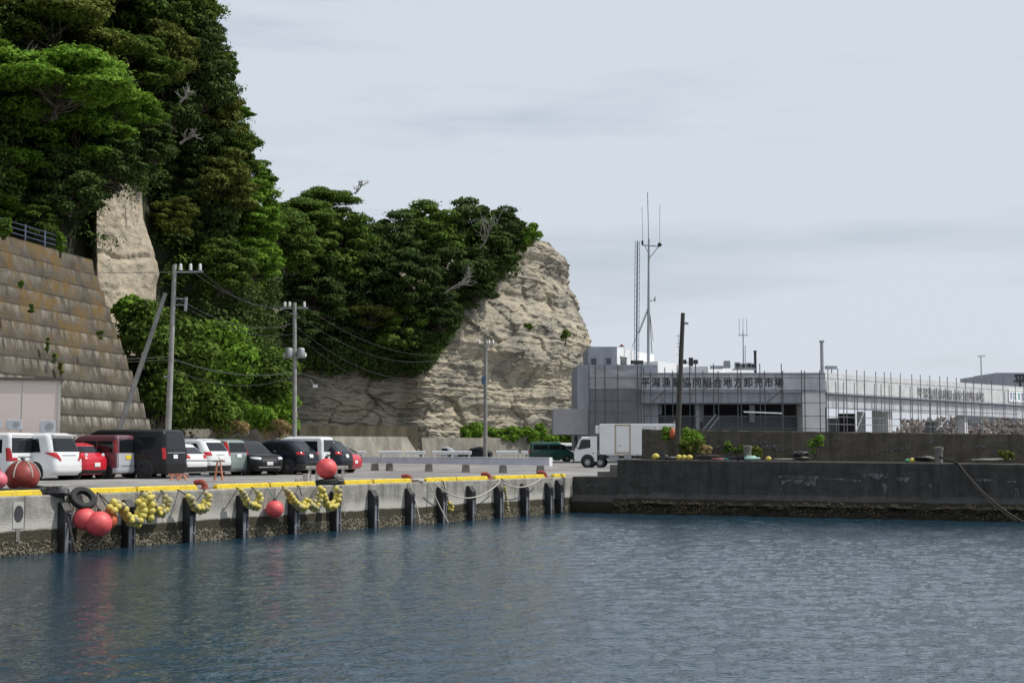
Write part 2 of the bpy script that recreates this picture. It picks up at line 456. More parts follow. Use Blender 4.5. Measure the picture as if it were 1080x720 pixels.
# breakwater
def bztop(s): return 2.43-.008*s
bw = empty('breakwater', B(0,0,0), label='long dark weathered concrete breakwater with a ragged ledge at the waterline', cat='breakwater')
sE = bs(651)
def BZ(s, o, z): return B(s, o, z)
secs = [(.35,-1.2),(.4,.1),(.38,.3),(.33,.5),(.25,.68),(.12,.78),(0,.8),(0,1.2),(0,QZ-.02),(-.03,QZ+.012),(-1.5,QZ+.012)]
wall_sheet('low_face', rel(bw)(B), .02, sE+.4, secs, m_bw, bw, ns=24, jit=0.03)
vs, uvs, fs = [], [], []
def sec_main(s):
    zt = bztop(s)
    k = .10*noise.noise(Vector((s*.6, 1, 0)))+.06*noise.noise(Vector((s*2.7, 5, 0)))
    L = [(.7,-1.2),(.75,.05),(.72,.2),(.70,.33),(.74+k,.46+k),(.50+k,.64+k),(.10,.84+k),(0,.90+k),(0,1.2),(0,1.7),(0,zt-.03),(-.03,zt),(-4.5,zt)]
    return [(o+ (0.16*noise.noise(Vector((s*2.3, z*5, 9)))+.1*noise.noise(Vector((s*7, z*11, 4))) if .05 < z < .9+k and o > .01 else 0), z) for o, z in L]
ns = 340; m_ = 13; Lb = Vector(bw.location)
for i in range(ns+1):
    s = sE+(64-sE)*i/ns
    for (o_, z) in sec_main(s):
        vs.append(B(s, o_, z)-Lb); uvs.append((s, z-.18))
for i in range(ns):
    for j in range(m_-1):
        a = i*m_+j; fs.append((a, a+m_, a+m_+1, a+1))
uv_mesh('main_face', vs, fs, uvs, m_bw, bw)
e = MB()   # end face of the raised part, steps
zt = bztop(sE)
e.add([B(sE,0,QZ-.5)-Lb, B(sE,-5.5,QZ-.5)-Lb, B(sE,-5.5,zt)-Lb, B(sE,0,zt)-Lb], [(0,1,2,3)])
e.build('end_face', m_conc_d, bw)
st = MB(); ang = math.atan2(BT.y, BT.x)
st.box(B(sE-.22,-1.0,QZ+.28)-Lb, (.45,1.6,.56), ang); st.box(B(sE-.75,-1.0,QZ+.12)-Lb, (.62,1.6,.24), ang)
st.build('step', m_conc_d, bw)
m_barn2 = leafmat('barnacle_brown', (.015,.013,.009), (.16,.13,.07), 0)
bb = barnacles(lambda s, o_, z: B(s, .72-.2*max(0,z-.3), z), sE, 45, -.1, .6, 4200, .055, 'barnacles', m_barn2, bw); bb['kind'] = 'stuff'
m_lime = M('lime', (.15,.155,.16), .9, var=.6, scale=7)
# pale scars and lime stains on the dark face
def scar(px, py, w, h):
    sc_ = MB()
    s = bs(px, 0, 1.8); p = at(px, py, B(s).y)
    w_, h_ = w*B(s).y/FPX, h*B(s).y/FPX
    n_ = 9; top = []; bot = []
    for i in range(n_+1):
        q = i/n_
        top.append(B(s+(q-.5)*w_, .006, p.z+random.uniform(-.02,.02)))
        bot.append(B(s+(q-.5)*w_, .006, p.z-.02-h_*random.random()**1.6))
    sc_.add([v-Lb for v in top+bot], [(i, i+1, n_+2+i, n_+1+i) for i in range(n_)]); sc_.build('lime_stain', m_lime, bw, fix=False)
for a in [(838,502,34,3),(862,502,14,6),(880,504,24,4),(925,499,34,7),(933,510,6,22),(955,503,18,5),(981,510,3,7),(1040,505,22,3),(1066,507,10,4),(900,505,16,4),(625,510,14,3),(822,514,4,4),(717,498,3,4),(1072,515,4,16),(842,506,36,7)]:
    scar(*a)


# parapet on the breakwater
def parapet():
    p = empty('parapet_wall', B(sE,-4,2.4), label='rough brown grey concrete parapet wall standing along the back of the breakwater', cat='parapet wall')
    L = Vector(p.location)
    a = at(677, 484, 68.6); b = at(1080, 486, 61.0); d = (b-a); d.z = 0; Ln = d.length; d.normalize(); n_ = Vector((d.y, -d.x, 0))
    m = quay_mat('parapet_concrete', (.115,.102,.080), (.1,.09,.07), joint=7, tide=-3, streak=0)
    vs, uvs, fs = [], [], []; N = 160; tot = Ln*2.2
    for i in range(N+1):
        s = tot*i/N
        top = 3.84+(3.52-3.84)*(s/Ln)+.02*noise.noise(Vector((s*2,0,0)))
        if s > Ln*1.1: top = 3.84-.32*1.1
        secs = [(0,1.5),(0,2.5),(.01*0,3.0),(-.02,top-.05),(-.05,top),(-.45,top),(-.5,1.5)]
        for (o_, z) in secs:
            j = .03*noise.noise(Vector((s*3, z*14, 0)))
            q = a+d*(s+ (0.0))+n_*(o_+j); vs.append((q.x-L.x, q.y-L.y, z-L.z)); uvs.append((s*1.0, z*6 if False else z))
    for i in range(N):
        for j in range(6):
            k = i*7+j; fs.append((k, k+7, k+8, k+1))
    fs.append((0,1,2,3,4,5,6))
    uv_mesh('wall_body', vs, fs, uvs, m, p)
    return a, d, n_
pa, pd, pn = parapet()
pwall = bpy.data.objects['parapet_wall']
def pscar(px, py, w, h):
    k = kx(px); lo, hi = -2, 60
    for _ in range(40):
        m_ = (lo+hi)/2; q = pa+pd*m_
        if q.x/q.y < k: lo = m_
        else: hi = m_
    q = pa+pd*lo; zc = at(px, py, q.y).z; w_, h_ = w*q.y/FPX, h*q.y/FPX; n_ = 8; T_ = []; B_ = []
    for i in range(n_+1):
        u = i/n_; j = .05*math.sin(i*2.1+px); c = q+pd*(u-.5)*w_+pn*.035
        T_.append(Vector((c.x, c.y, zc+j+random.uniform(0,.03)))-pwall.location); B_.append(Vector((c.x, c.y, zc+j-h_*(.25+random.random()*.9)*math.sin(math.pi*(.08+.84*u))))-pwall.location)
    MB().add(T_+B_, [(i, i+1, n_+2+i, n_+1+i) for i in range(n_)]).build('scrape_mark', m_lime, pwall, fix=False)
for a_ in [(760,470,26,2),(801,466,34,2),(812,470,22,2.5),(822,473,16,2),(938,474,22,1.6),(952,472,16,1.6),(1040,470,26,1.5),(1062,476,30,1.6),(700,476,14,3),(985,465,18,1.2),(880,463,22,1.2),(690,464,14,1.5),(1066,466,18,1.3)]: pscar(*a_)

# ------------------------------------------------------------------ kerbs, fenders, mooring hooks
kerbs = [(-60,-12),(-10,42),(93,141.5),(143.5,206),(227,282),(284,331),(362,391),(393,432),(448,479.5),(480.5,513),(521,551.5),(552.5,573),(583,595)]
klab = ['at the left edge of the picture', 'below the brown red buoy at the left', 'behind the hanging big red buoys', 'in front of the black van', 'in front of the grey green minivan', 'in front of the black sport utility car', 'right of the red buoy on its tyre', 'left of the rust red mooring hook with rope heap', 'right of the rope heap', 'ending at the second hook from the far end', 'above the long sagging white rope', 'bending up to the last rust red hook', 'short one at the far corner of the quay']
for (a, b), lb in zip(kerbs, klab):
    s0, s1 = qs(a, -.15, QZ), qs(b, -.15, QZ)
    mb = MB(); L = s0-s1; c = Q((s0+s1)/2, -.16, QZ)
    h = .15
    pr = [(-.11,0),(-.085,h*.8),(-.06,h),(.06,h),(.085,h*.8),(.11,0)]
    vs = []
    for x in (-L/2, -L/2+.05, L/2-.05, L/2):
        sq = .6 if abs(x) == L/2 else 1
        vs += [(x, y, z*sq+.004) for y, z in pr]
    fs = [(i*6+j, i*6+j+1, i*6+j+7, i*6+j+6) for i in range(3) for j in range(5)]+[(0,1,2,3,4,5)[::-1], (18,19,20,21,22,23)]
    mb.add(vs, fs); o = mb.build('kerb_bar', m_yellow, loc=c); o.rotation_euler = (0,0,QA)
    tag(o, 'yellow kerb bar '+lb, 'kerb', 'yellow kerb bars along the quay edge')

fend_px = [-20, 70, 137, 201, 257, 311, 355, 395, 433.5, 467, 498, 527, 554.5, 580, 591]
flab = ['', 'under the hanging tyre at the left', 'behind the largest bunch of yellow floats', 'under the third bunch of yellow floats', 'left of the small hanging red buoy', 'right of the small hanging red buoy', 'under the red buoy on the quay', 'first bare one from the left', 'with a thin rope hanging beside it', 'with a small yellow float bunch at its right', 'under the lowest sag of the white rope', 'with a hanging string of pale floats', 'second bare one before the far corner', 'slanted top one before the last', 'square topped, last at the corner']
fproto = None
def fender():
    t = empty('dock_fender', (0,0,0))
    a = MB()
    w, dp, zt, zb = .15, .30, 1.36, -1.0
    vs = []
    for y in (-w, w):
        vs += [(0,y,zb),(dp,y,zb),(dp,y,zt-.22),(dp-.16,y,zt),(0,y,zt)]
    a.add([(y_, x_, z_) for x_, y_, z_ in vs], [(0,1,2,3,4),(9,8,7,6,5),(0,5,6,1),(1,6,7,2),(2,7,8,3),(3,8,9,4),(4,9,5,0)])
    a.build('rubber_body', m_black, t, bevel=.02)
    b = MB()
    b.box((.07, dp+.012, .35), (.12,.02,.9)); b.box((-.09, dp+.012, .5), (.04,.018,1.2))
    b.build('steel_facing', m_post, t)
    for z in (.25,.7,1.05):
        c = MB(); c.lathe([(.03,0),(.03,.03),(.015,.04)], 8, (-.02, dp+.01, z), 'Y'); c.build('bolt', m_post, t)
    return t
for i, (px, lb) in enumerate(zip(fend_px, flab)):
    if i == 0: continue
    if fproto is None: fproto = o = fender()
    else: o = copy_tree(fproto)
    s = qs(px, .2, 1.0); o.location = Q(s, 0.0, .03 if i < 14 else .14)
    o.rotation_euler = (0, 0, math.atan2(QN.y, QN.x)-math.pi/2)
    tag(o, 'black fender post '+lb, 'fender', 'black fender posts on the quay face')

def hook(px, lb, out=-.35):
    s = qs(px, out, QZ); mb = MB()
    pts = [(0,0,0),(0,0,.10),(.03,0,.17),(.11,0,.22),(.24,0,.22),(.34,0,.19)]
    mb.lathe([(.15,0),(.15,.03),(.10,.05)], 14)
    mb.tube(pts, [.11,.10,.10,.095,.09,.10], 10)
    o = mb.build('mooring_hook', m_rust, smooth=True, loc=Q(s, out, QZ)); o.rotation_euler = (0,0,math.pi*.95)
    tag(o, lb, 'mooring bollard', 'rust red mooring bollards on the quay')
hook(216, 'rust red curved mooring bollard in the widest gap between two kerb bars')
hook(433, 'rust red mooring bollard beside a small heap of pale rope')
hook(516, 'rust red mooring bollard second from the far end of the quay')
hook(575, 'rust red mooring bollard nearest the far corner of the quay', -.3)

# ------------------------------------------------------------------ floats, buoys, tyres, ropes
def buoy(px, py, rpx, out, mat, name, lab, cat='buoy', group=None, knot=True, cords=False, rope_to=None, ropemat=None):
    s = qs(px, out, 1.0); Y = Q(s, out).y; c = at(px, py, Y); c = Vector((Q(s, out).x, Y, c.z)); r = rpx*Y/FPX
    t = empty(name, c, label=lab, cat=cat, group=group)
    b = MB(); b.ball((0,0,0), r, 28, 18, sc=(1,1,.97)); b.build('ball', mat, t, smooth=80)
    k = MB(); k.lathe([(.07,r*.90),(.06,r*1.04),(.075,r*1.08),(.05,r*1.16)], 10); k.build('eye', m_black if mat != m_buoypink else m_buoypink, t, smooth=True)
    if cords:
        cd = MB()
        for A in (0.3, 1.4, 2.5):
            pts = [Vector((math.cos(A)*math.cos(q), math.sin(A)*math.cos(q), math.sin(q)))*r*1.015 for q in [i*math.pi/12 for i in range(0, 13)]]
            cd.tube(pts, .018, 5)
        cd.build('net_cord', m_rope, t)
    if rope_to is not None:
        rp_ = MB(); e_ = Vector(rope_to)-c
        rp_.tube([(0,0,r*1.1), Vector((0,0,r*1.1)).lerp(e_, .5)+Vector((.02,0,-.02)), e_], .018, 5); rp_.build('rope', ropemat or m_roped, t)
    return t
sA = qs(90, .3, 1)
buoy(89.5, 547, 12.2, .42, m_buoyred, 'large_buoy', 'glossy red buoy hanging under the tyre, behind the lowest red one', group='red buoys at the quay', rope_to=Q(qs(84,.1),.12,1.55))
buoy(104.5, 552, 13.6, .78, m_buoyred, 'large_buoy', 'largest glossy red buoy, hanging lowest over the water in front of the other red ones', group='red buoys at the quay', rope_to=Q(qs(94,.1),.12,1.55))
buoy(113.5, 548, 10.5, .36, m_buoyor, 'large_buoy', 'orange buoy half hidden between the lowest red buoy and the yellow floats', group='red buoys at the quay', rope_to=Q(qs(106,.1),.05,1.55))
buoy(289.8, 536.5, 9.4, .34, m_buoyred, 'large_buoy', 'small red buoy hanging alone on a green cord at the middle of the quay face', group='red buoys at the quay', rope_to=Q(qs(283,.1),.03,1.6), ropemat=m_ropeg)
bc = buoy(22.5, 504, 17.5, -1.0, m_buoybrown, 'large_buoy', 'big brown red buoy tied with pale cords, resting on the quay at the left', group='red buoys at the quay', cords=True)
bc.location.z = QZ+17.5*bc.location.y/FPX+.02
b2 = buoy(-3, 506, 9.5, -.9, m_buoypink, 'large_buoy', 'faded pink buoy on the quay, cut off by the left edge of the picture', group='red buoys at the quay')
b3 = buoy(344, 499, 11.2, -.45, m_buoyred, 'large_buoy', 'round red buoy sitting on a black tyre near the white trestle', group='red buoys at the quay')
b3.location.z = QZ+.2+11.2*b3.location.y/FPX

def tyre_mesh(r, w, inner=.58):
    h = w/2; mb = MB(); N = 30
    prof = [(r*inner, -h*.8), (r*.75,-h), (r*.93,-h*.9), (r,-h*.6), (r,h*.6), (r*.93,h*.9), (r*.75,h), (r*inner,h*.8), (r*(inner-.04), 0)]
    m = len(prof)
    for k in range(N):
        A = 2*math.pi*k/N
        for (q, z) in prof: mb.v.append((q*math.cos(A), q*math.sin(A), z))
    for k in range(N):
        for j in range(m):
            a = k*m+j; b = k*m+(j+1) % m; c = ((k+1) % N)*m+(j+1) % m; d = ((k+1) % N)*m+j
            mb.f.append((a, b, c, d))
    return mb
def tyre(loc, rot, r, w, lab, group='old tyres on the quay'):
    o = tyre_mesh(r, w).build('old_tyre', m_tyre, smooth=True, loc=loc); o.rotation_euler = rot
    tag(o, lab, 'tyre', group)
tyre(Q(qs(86,.2),.26,QZ-.12), (R(36),R(36),0), .38, .2, 'black tyre hanging over the quay edge above the large red buoys')
tyre(Q(qs(34,-.5),-.55,QZ+.12), (R(6),R(2),0), .42, .22, 'black tyre lying flat on the quay in front of the brown red buoy')
tyre(Q(qs(6,-.6),-.62,QZ+.10), (R(-4),R(2),0), .40, .19, 'black tyre lying flat at the left edge of the picture')
tyre(Q(qs(345,-.45),-.45,QZ+.11), (R(3),R(-5),0), .42, .2, 'black tyre under the red buoy on the quay')
def heap(px, out, z, sx, sz, mat, name, lab, cat, n=14, r=.03, P=Q, S=qs, grp=None):
    s = S(px, out, z); c = P(s, out, z); mb = MB()
    for k in range(n):
        a0 = random.uniform(0, 6.28); pts = []
        rx = sx*random.uniform(.3, 1); zz = sz*random.random()
        ox, oy = random.uniform(-.3,.3)*sx, random.uniform(-.2,.2)*sx
        for i in range(15):
            A = a0+i*.5
            pts.append((ox+rx*math.cos(A)*.8, oy+rx*math.sin(A)*.45, .03+zz*(1-.4*(rx/sx))+random.uniform(-.03,.03)*sz*2))
        mb.tube(pts, r*random.uniform(.8,1.4), 5)
    o = mb.build(name, mat, loc=c, smooth=True); tag(o, lab, cat, grp); return o
heap(60, -.05, QZ-.06, .42, .28, m_black, 'rope_heap', 'black tangled heap of rope and rubber on the quay edge left of the hanging tyre', 'rope heap', 22, .05)
heap(437, -.3, QZ, .45, .12, m_rope, 'rope_heap', 'small heap of pale rope beside a rust red mooring bollard in mid quay', 'rope heap', 9, .03)
heap(352, -.35, QZ, .40, .3, m_black, 'rope_heap', 'black rope heap beside the tyre under the red buoy on the quay', 'rope heap', 10, .045)

fm = MB(); fm.ball((0,0,0), 1, 12, 8)
def mini_float(parent, c, r, mat):
    key = mat.name
    if key not in FM:
        o = fm.build('float', mat, parent, smooth=80); FM[key] = o.data
    else:
        o = bpy.data.objects.new('float', FM[key]); COL.objects.link(o); o.parent = parent
    o.location = c; o.scale = (r*random.uniform(.92,1.06), r*random.uniform(.92,1.06), r*random.uniform(1.0,1.2))
    o.rotation_euler = (random.random()*3, random.random()*3, 0)
    return o
FM = {}
def garland(pts, rpx, out, mats, lab, hang, double=True, name='float_string'):
    """pts: polyline of pixels the string of floats follows"""
    px0, py0 = pts[0]; s0 = qs(px0, out, 1.2); Y0 = Q(s0, out).y
    org = Q(s0, 0, QZ); t = empty(name, org, label=lab, cat='float string', group='strings of small yellow floats on the quay face')
    ln = []
    for (x, y) in pts:
        s = qs(x, out, 1.2); q = Q(s, out); ln.append(Vector((q.x, q.y, at(x, y, q.y).z))-org)
    r = rpx*1.05*Y0/FPX
    step = r*1.72; acc = 0; i = 0; side = 1; k = 0
    rows = (0, 1, 2) if double else (0,)
    for a, b in zip(ln[:-1], ln[1:]):
        L = (b-a).length; d = (b-a)/L
        while acc < L:
            p = a+d*acc
            for row in rows:
                off = QN*(r*.2+(row == 1)*r*1.3)+Vector((0,0,(0,-.8,-1.7)[row]*r+random.uniform(-.3,.3)*r)) + (-QT)*(0,.5,1.2)[row]*r
                m = mats[0] if random.random() < mats[2] else mats[1]
                mini_float(t, p+off, r*random.uniform(.9,1.1), m)
            acc += step
        acc -= L
    for (hx, hy, bx, by) in hang:
        s1 = qs(hx, .02, QZ); s2 = qs(bx, out, 1.2); q = Q(s2, out)
        rp_ = MB(); rp_.tube([Q(s1,-.1,QZ+.03)-org, Q(s1,.03,QZ)-org, Vector((q.x, q.y, at(bx, by, q.y).z))-org], .022, 5)
        rp_.build('rope', m_roped, t)
fy = (m_float, m_floatd, .85); fd = (m_floatd, m_float, .8); fh = (m_float, m_floatd, .5)
garland([(115,534),(122,528),(128,537),(133,545),(142,547),(147,537),(145,529),(153,522)], 3.7, .55, fy, 'largest bunch of bright yellow floats, hanging right of the red and orange buoys', [(104,514,116,532),(150,514,153,522)])
garland([(152,523),(155,530),(154,540),(153,548)], 3.7, .6, fy, 'bright yellow floats hanging down in a short column at the right of the largest bunch', [(152,514,152,522)])
garland([(156,521),(159,531),(164,538),(170,537),(174,528),(174,521)], 3.0, .3, fd, 'faded olive loop of floats, second bunch from the left', [(156,515,156,521),(171,515,173,521)])
garland([(198,523),(201,531),(207,534),(214,533),(217,524),(216,517)], 2.9, .45, fh, 'half faded loop of floats over the fender post below the left mooring bollard', [(189,512,198,523),(216,511,216,517)])
garland([(253,517),(256,525),(262,530),(269,531),(272,524),(270,518)], 2.7, .45, fh, 'small half faded loop of floats left of the small hanging red buoy', [(251,511,253,517),(267,511,270,518)])
garland([(300,516),(305,523),(312,531),(319,533),(322,526),(325,530),(330,533),(334,525),(335,516)], 2.7, .45, fh, 'long loop of yellowish floats right of the small hanging red buoy', [(299,510,300,516),(315,510,318,522),(335,508,335,516)])
garland([(337,515),(340,526),(344,532),(351,531),(354,523),(354,515)], 2.7, .5, fy, 'bright yellow loop of floats under the red buoy that sits on the quay', [(338,508,337,515),(353,508,354,515)])
garland([(473.5,530),(474.5,534),(473,538.5)], 1.9, .25, fy, 'tiny bunch of yellow floats between two fender posts near the far end', [(467,509,473,529)])
garland([(532,514),(533,520),(534,527),(535,534),(536,540)], 1.7, .25, fd, 'pale hanging string of small floats right of a fender post near the far corner', [(530,507,532,513)], double=False)

def cat_rope(pa_, pb_, sag, r, mat, name, lab, cat, n=18, grp=None):
    a, b = Vector(pa_), Vector(pb_); pts = []
    for i in range(n+1):
        q = i/n; p = a.lerp(b, q); p.z -= sag*4*q*(1-q); pts.append(p-a)
    o = MB().tube(pts, r, 6).build(name, mat, smooth=True, loc=a); return tag(o, lab, cat, grp)
RG = 'ropes hanging on the quay face'
cat_rope(Q(qs(458,.36),.36,QZ-.05), Q(qs(527,.36),.37,QZ-.10), .62, .028, m_rope, 'mooring_rope', 'long sagging white rope looped between two fender posts', 'rope', grp=RG)
cat_rope(Q(qs(529,.36),.38,QZ-.12), Q(qs(572,.3),.30,QZ+.02), .30, .028, m_rope, 'mooring_rope', 'pale rope sagging to the last rust red bollard near the far corner', 'rope', grp=RG)
cat_rope(Q(qs(428,-.1),.04,QZ+.02), Q(qs(442,.5),.55,.15), -.15, .022, m_rope, 'mooring_rope', 'thin rope hanging down in front of a fender post left of the rope heap', 'rope', grp=RG)
cat_rope(Q(qs(449,-.1),.04,QZ+.02), Q(qs(472,.7),.75,.02), .06, .025, m_rope, 'mooring_rope', 'straight pale rope slanting from the quay edge into the water at mid quay', 'rope', grp=RG)
cat_rope(Q(qs(68,.1),.04,QZ-.02), Q(qs(84,.8),.7,.02), .05, .03, m_roped, 'mooring_rope', 'dark rope slanting into the water beside the large red buoys', 'rope', grp=RG)
cat_rope(Q(qs(362,.1),.03,QZ), Q(qs(365,.1),.06,.5), .0, .015, m_rope, 'mooring_rope', 'thin straight rope hanging right of the bright yellow floats under the red buoy', 'rope', grp=RG)

# round drain in the quay face
dr = empty('drain_outlet', Q(qs(19,0,1), 0, 0), label='oval drain outlet in a square frame on the quay face at the left', cat='drain outlet')
dz = at(19, 543, Q(qs(19)).y).z; yaw = math.atan2(QN.y, QN.x)
fr = MB(); fr.box((0,.008,dz), (.36,.02,.72)); o = fr.build('frame_plate', m_conc_l, dr); 
ho = MB(); ho.lathe([(.15,0),(.15,.01)], 24, (0,.022,0), 'Y'); o = ho.build('pipe_mouth', m_dark, dr); o.scale = (1,1,1.5); o.location = (0,0,dz+.04)
stn = MB(); stn.box((0,.012,dz-.5), (.13,.01,.45)); stn.build('water_stain', m_conc_d, dr)
dr.rotation_euler = (0,0,yaw-math.pi/2)

# ------------------------------------------------------------------ vehicles
def interp(tab, z):
    if z <= tab[0][0]: return tab[0][1]
    for (z0, x0), (z1, x1) in zip(tab[:-1], tab[1:]):
        if z <= z1: return x0+(x1-x0)*(z-z0)/(z1-z0)
    return tab[-1][1]
class Shape:
    def __init__(s, L, W, H, rear, front, belt=.95, tum=.13, r=.2):
        s.L, s.W, s.H, s.rear, s.front, s.belt, s.tum, s.r = L, W, H, rear, front, belt, tum, r
    def w(s, z):
        w = s.W/2
        if z < .45: w -= (.45-z)*.12
        if z > s.belt: w -= s.tum*((z-s.belt)/(s.H-s.belt))**1.15
        if z > s.H-.08: w -= (z-(s.H-.08))*.9
        return w
    def xr(s, z): return interp(s.rear, z)
    def xf(s, z): return s.L-interp(s.front, z)
    def end(s, z, p, off, front=False):
        """point on the rear (or front) end; p measured round the corner from the centre line"""
        w, r = s.w(z), s.r; sg = 1 if p >= 0 else -1; q = abs(p); xe = -off
        if q <= w-r: x, y = 0-off, q
        elif q <= w-r+r*math.pi/2:
            A = (q-(w-r))/r; x = r-(r+off)*math.cos(A); y = w-r+(r+off)*math.sin(A)
        else:
            x = r+(q-(w-r)-r*math.pi/2); y = w+off
        X = s.xf(z)-x if front else s.xr(z)+x
        return Vector((X, sg*y, z))
    def side(s, x, z, off, sg): return Vector((x, sg*(s.w(z)+off), z))
    def body(s):
        zs = sorted(set([z for z, _ in s.rear]+[z for z, _ in s.front]+[.45, s.belt, s.H-.08, s.H-.03]+[.22+i*.12 for i in range(int((s.H-.3)/.12))]))
        zs = [z for z in zs if .2 <= z <= s.H]
        mb = MB(); N = 6; ring = None; cnt = None
        def ringpts(z, ins=0):
            P = []
            w, r = s.w(z)-ins, max(.02, s.r-ins); xr, xf = s.xr(z)+ins, s.xf(z)-ins
            for cx, cy, a0 in ((xf-r, w-r, 0), (xr+r, w-r, 90), (xr+r, -w+r, 180), (xf-r, -w+r, 270)):
                for k in range(N+1):
                    A = R(a0+90*k/N); P.append((cx+r*math.cos(A), cy+r*math.sin(A), z))
            return P
        rings = [ringpts(zs[0], .12)]+[ringpts(z) for z in zs]
        top = [(x, y, s.H+.025) for x, y, z in ringpts(s.H, .12)]
        rings.append(top); cnt = len(top)
        for k, rg in enumerate(rings): mb.v += rg
        for k in range(len(rings)-1):
            for i in range(cnt):
                a = k*cnt+i; b = k*cnt+(i+1) % cnt
                mb.f.append((a, b, b+cnt, a+cnt))
        mb.f.append(tuple(range(cnt))[::-1]); n0 = (len(rings)-1)*cnt
        # roof closed in strips so that long thin polygons shade cleanly
        mb.f.append(tuple(n0+i for i in range(cnt)))
        return mb
def panel(fn, quad, nu=6, nv=5):
    """quad of parameter pairs (a,b,c,d) mapped through fn"""
    mb = MB(); a, b, c, d = [Vector(q) for q in quad]
    for j in range(nv+1):
        for i in range(nu+1):
            u, v = i/nu, j/nv
            p = a*(1-u)*(1-v)+b*u*(1-v)+c*u*v+d*(1-u)*v
            mb.v.append(tuple(fn(p.x, p.y)))
    for j in range(nv):
        for i in range(nu):
            k = j*(nu+1)+i; mb.f.append((k, k+1, k+nu+2, k+nu+1))
    return mb
WCACHE = {}
def wheel(parent, x, y, r, w, sg, dark=False):
    key = (r, dark)
    if key not in WCACHE:
        t = tyre_mesh(r, w, .66).build('tyre', m_tyre, smooth=True)
        rm = MB()
        R_ = r*.66
        rm.lathe([(R_, -w*.42), (R_, w*.36), (R_*.93, w*.40), (R_*.90, w*.25), (.02, w*.18)], 24)
        n = 10
        t2 = MB()
        for k in range(n):
            A = 2*math.pi*k/n; c = Vector((math.cos(A), math.sin(A), 0))
            t2.bar(c*R_*.15+Vector((0,0,w*.30)), c*R_*.93+Vector((0,0,w*.33)), R_*.16, .03)
        t2.lathe([(R_*.24, w*.2),(R_*.22, w*.38),(.01, w*.40)], 14)
        WCACHE[key] = (t.data, rm.build('rim', m_trim, smooth=True), t2.build('spokes', m_trim if dark else m_rim))
        bpy.data.objects.remove(t)
        for q in WCACHE[key][1:]: COL.objects.unlink(q)
    tm, a, b = WCACHE[key]
    o = bpy.data.objects.new('wheel', tm); COL.objects.link(o); o.parent = parent
    o.location = (x, y, r); o.rotation_euler = (-R(90) if sg > 0 else R(90), 0, 0)
    for src, nm in ((a, 'rim'), (b, 'spokes')):
        c = bpy.data.objects.new(nm, src.data); COL.objects.link(c); c.parent = o
    return o
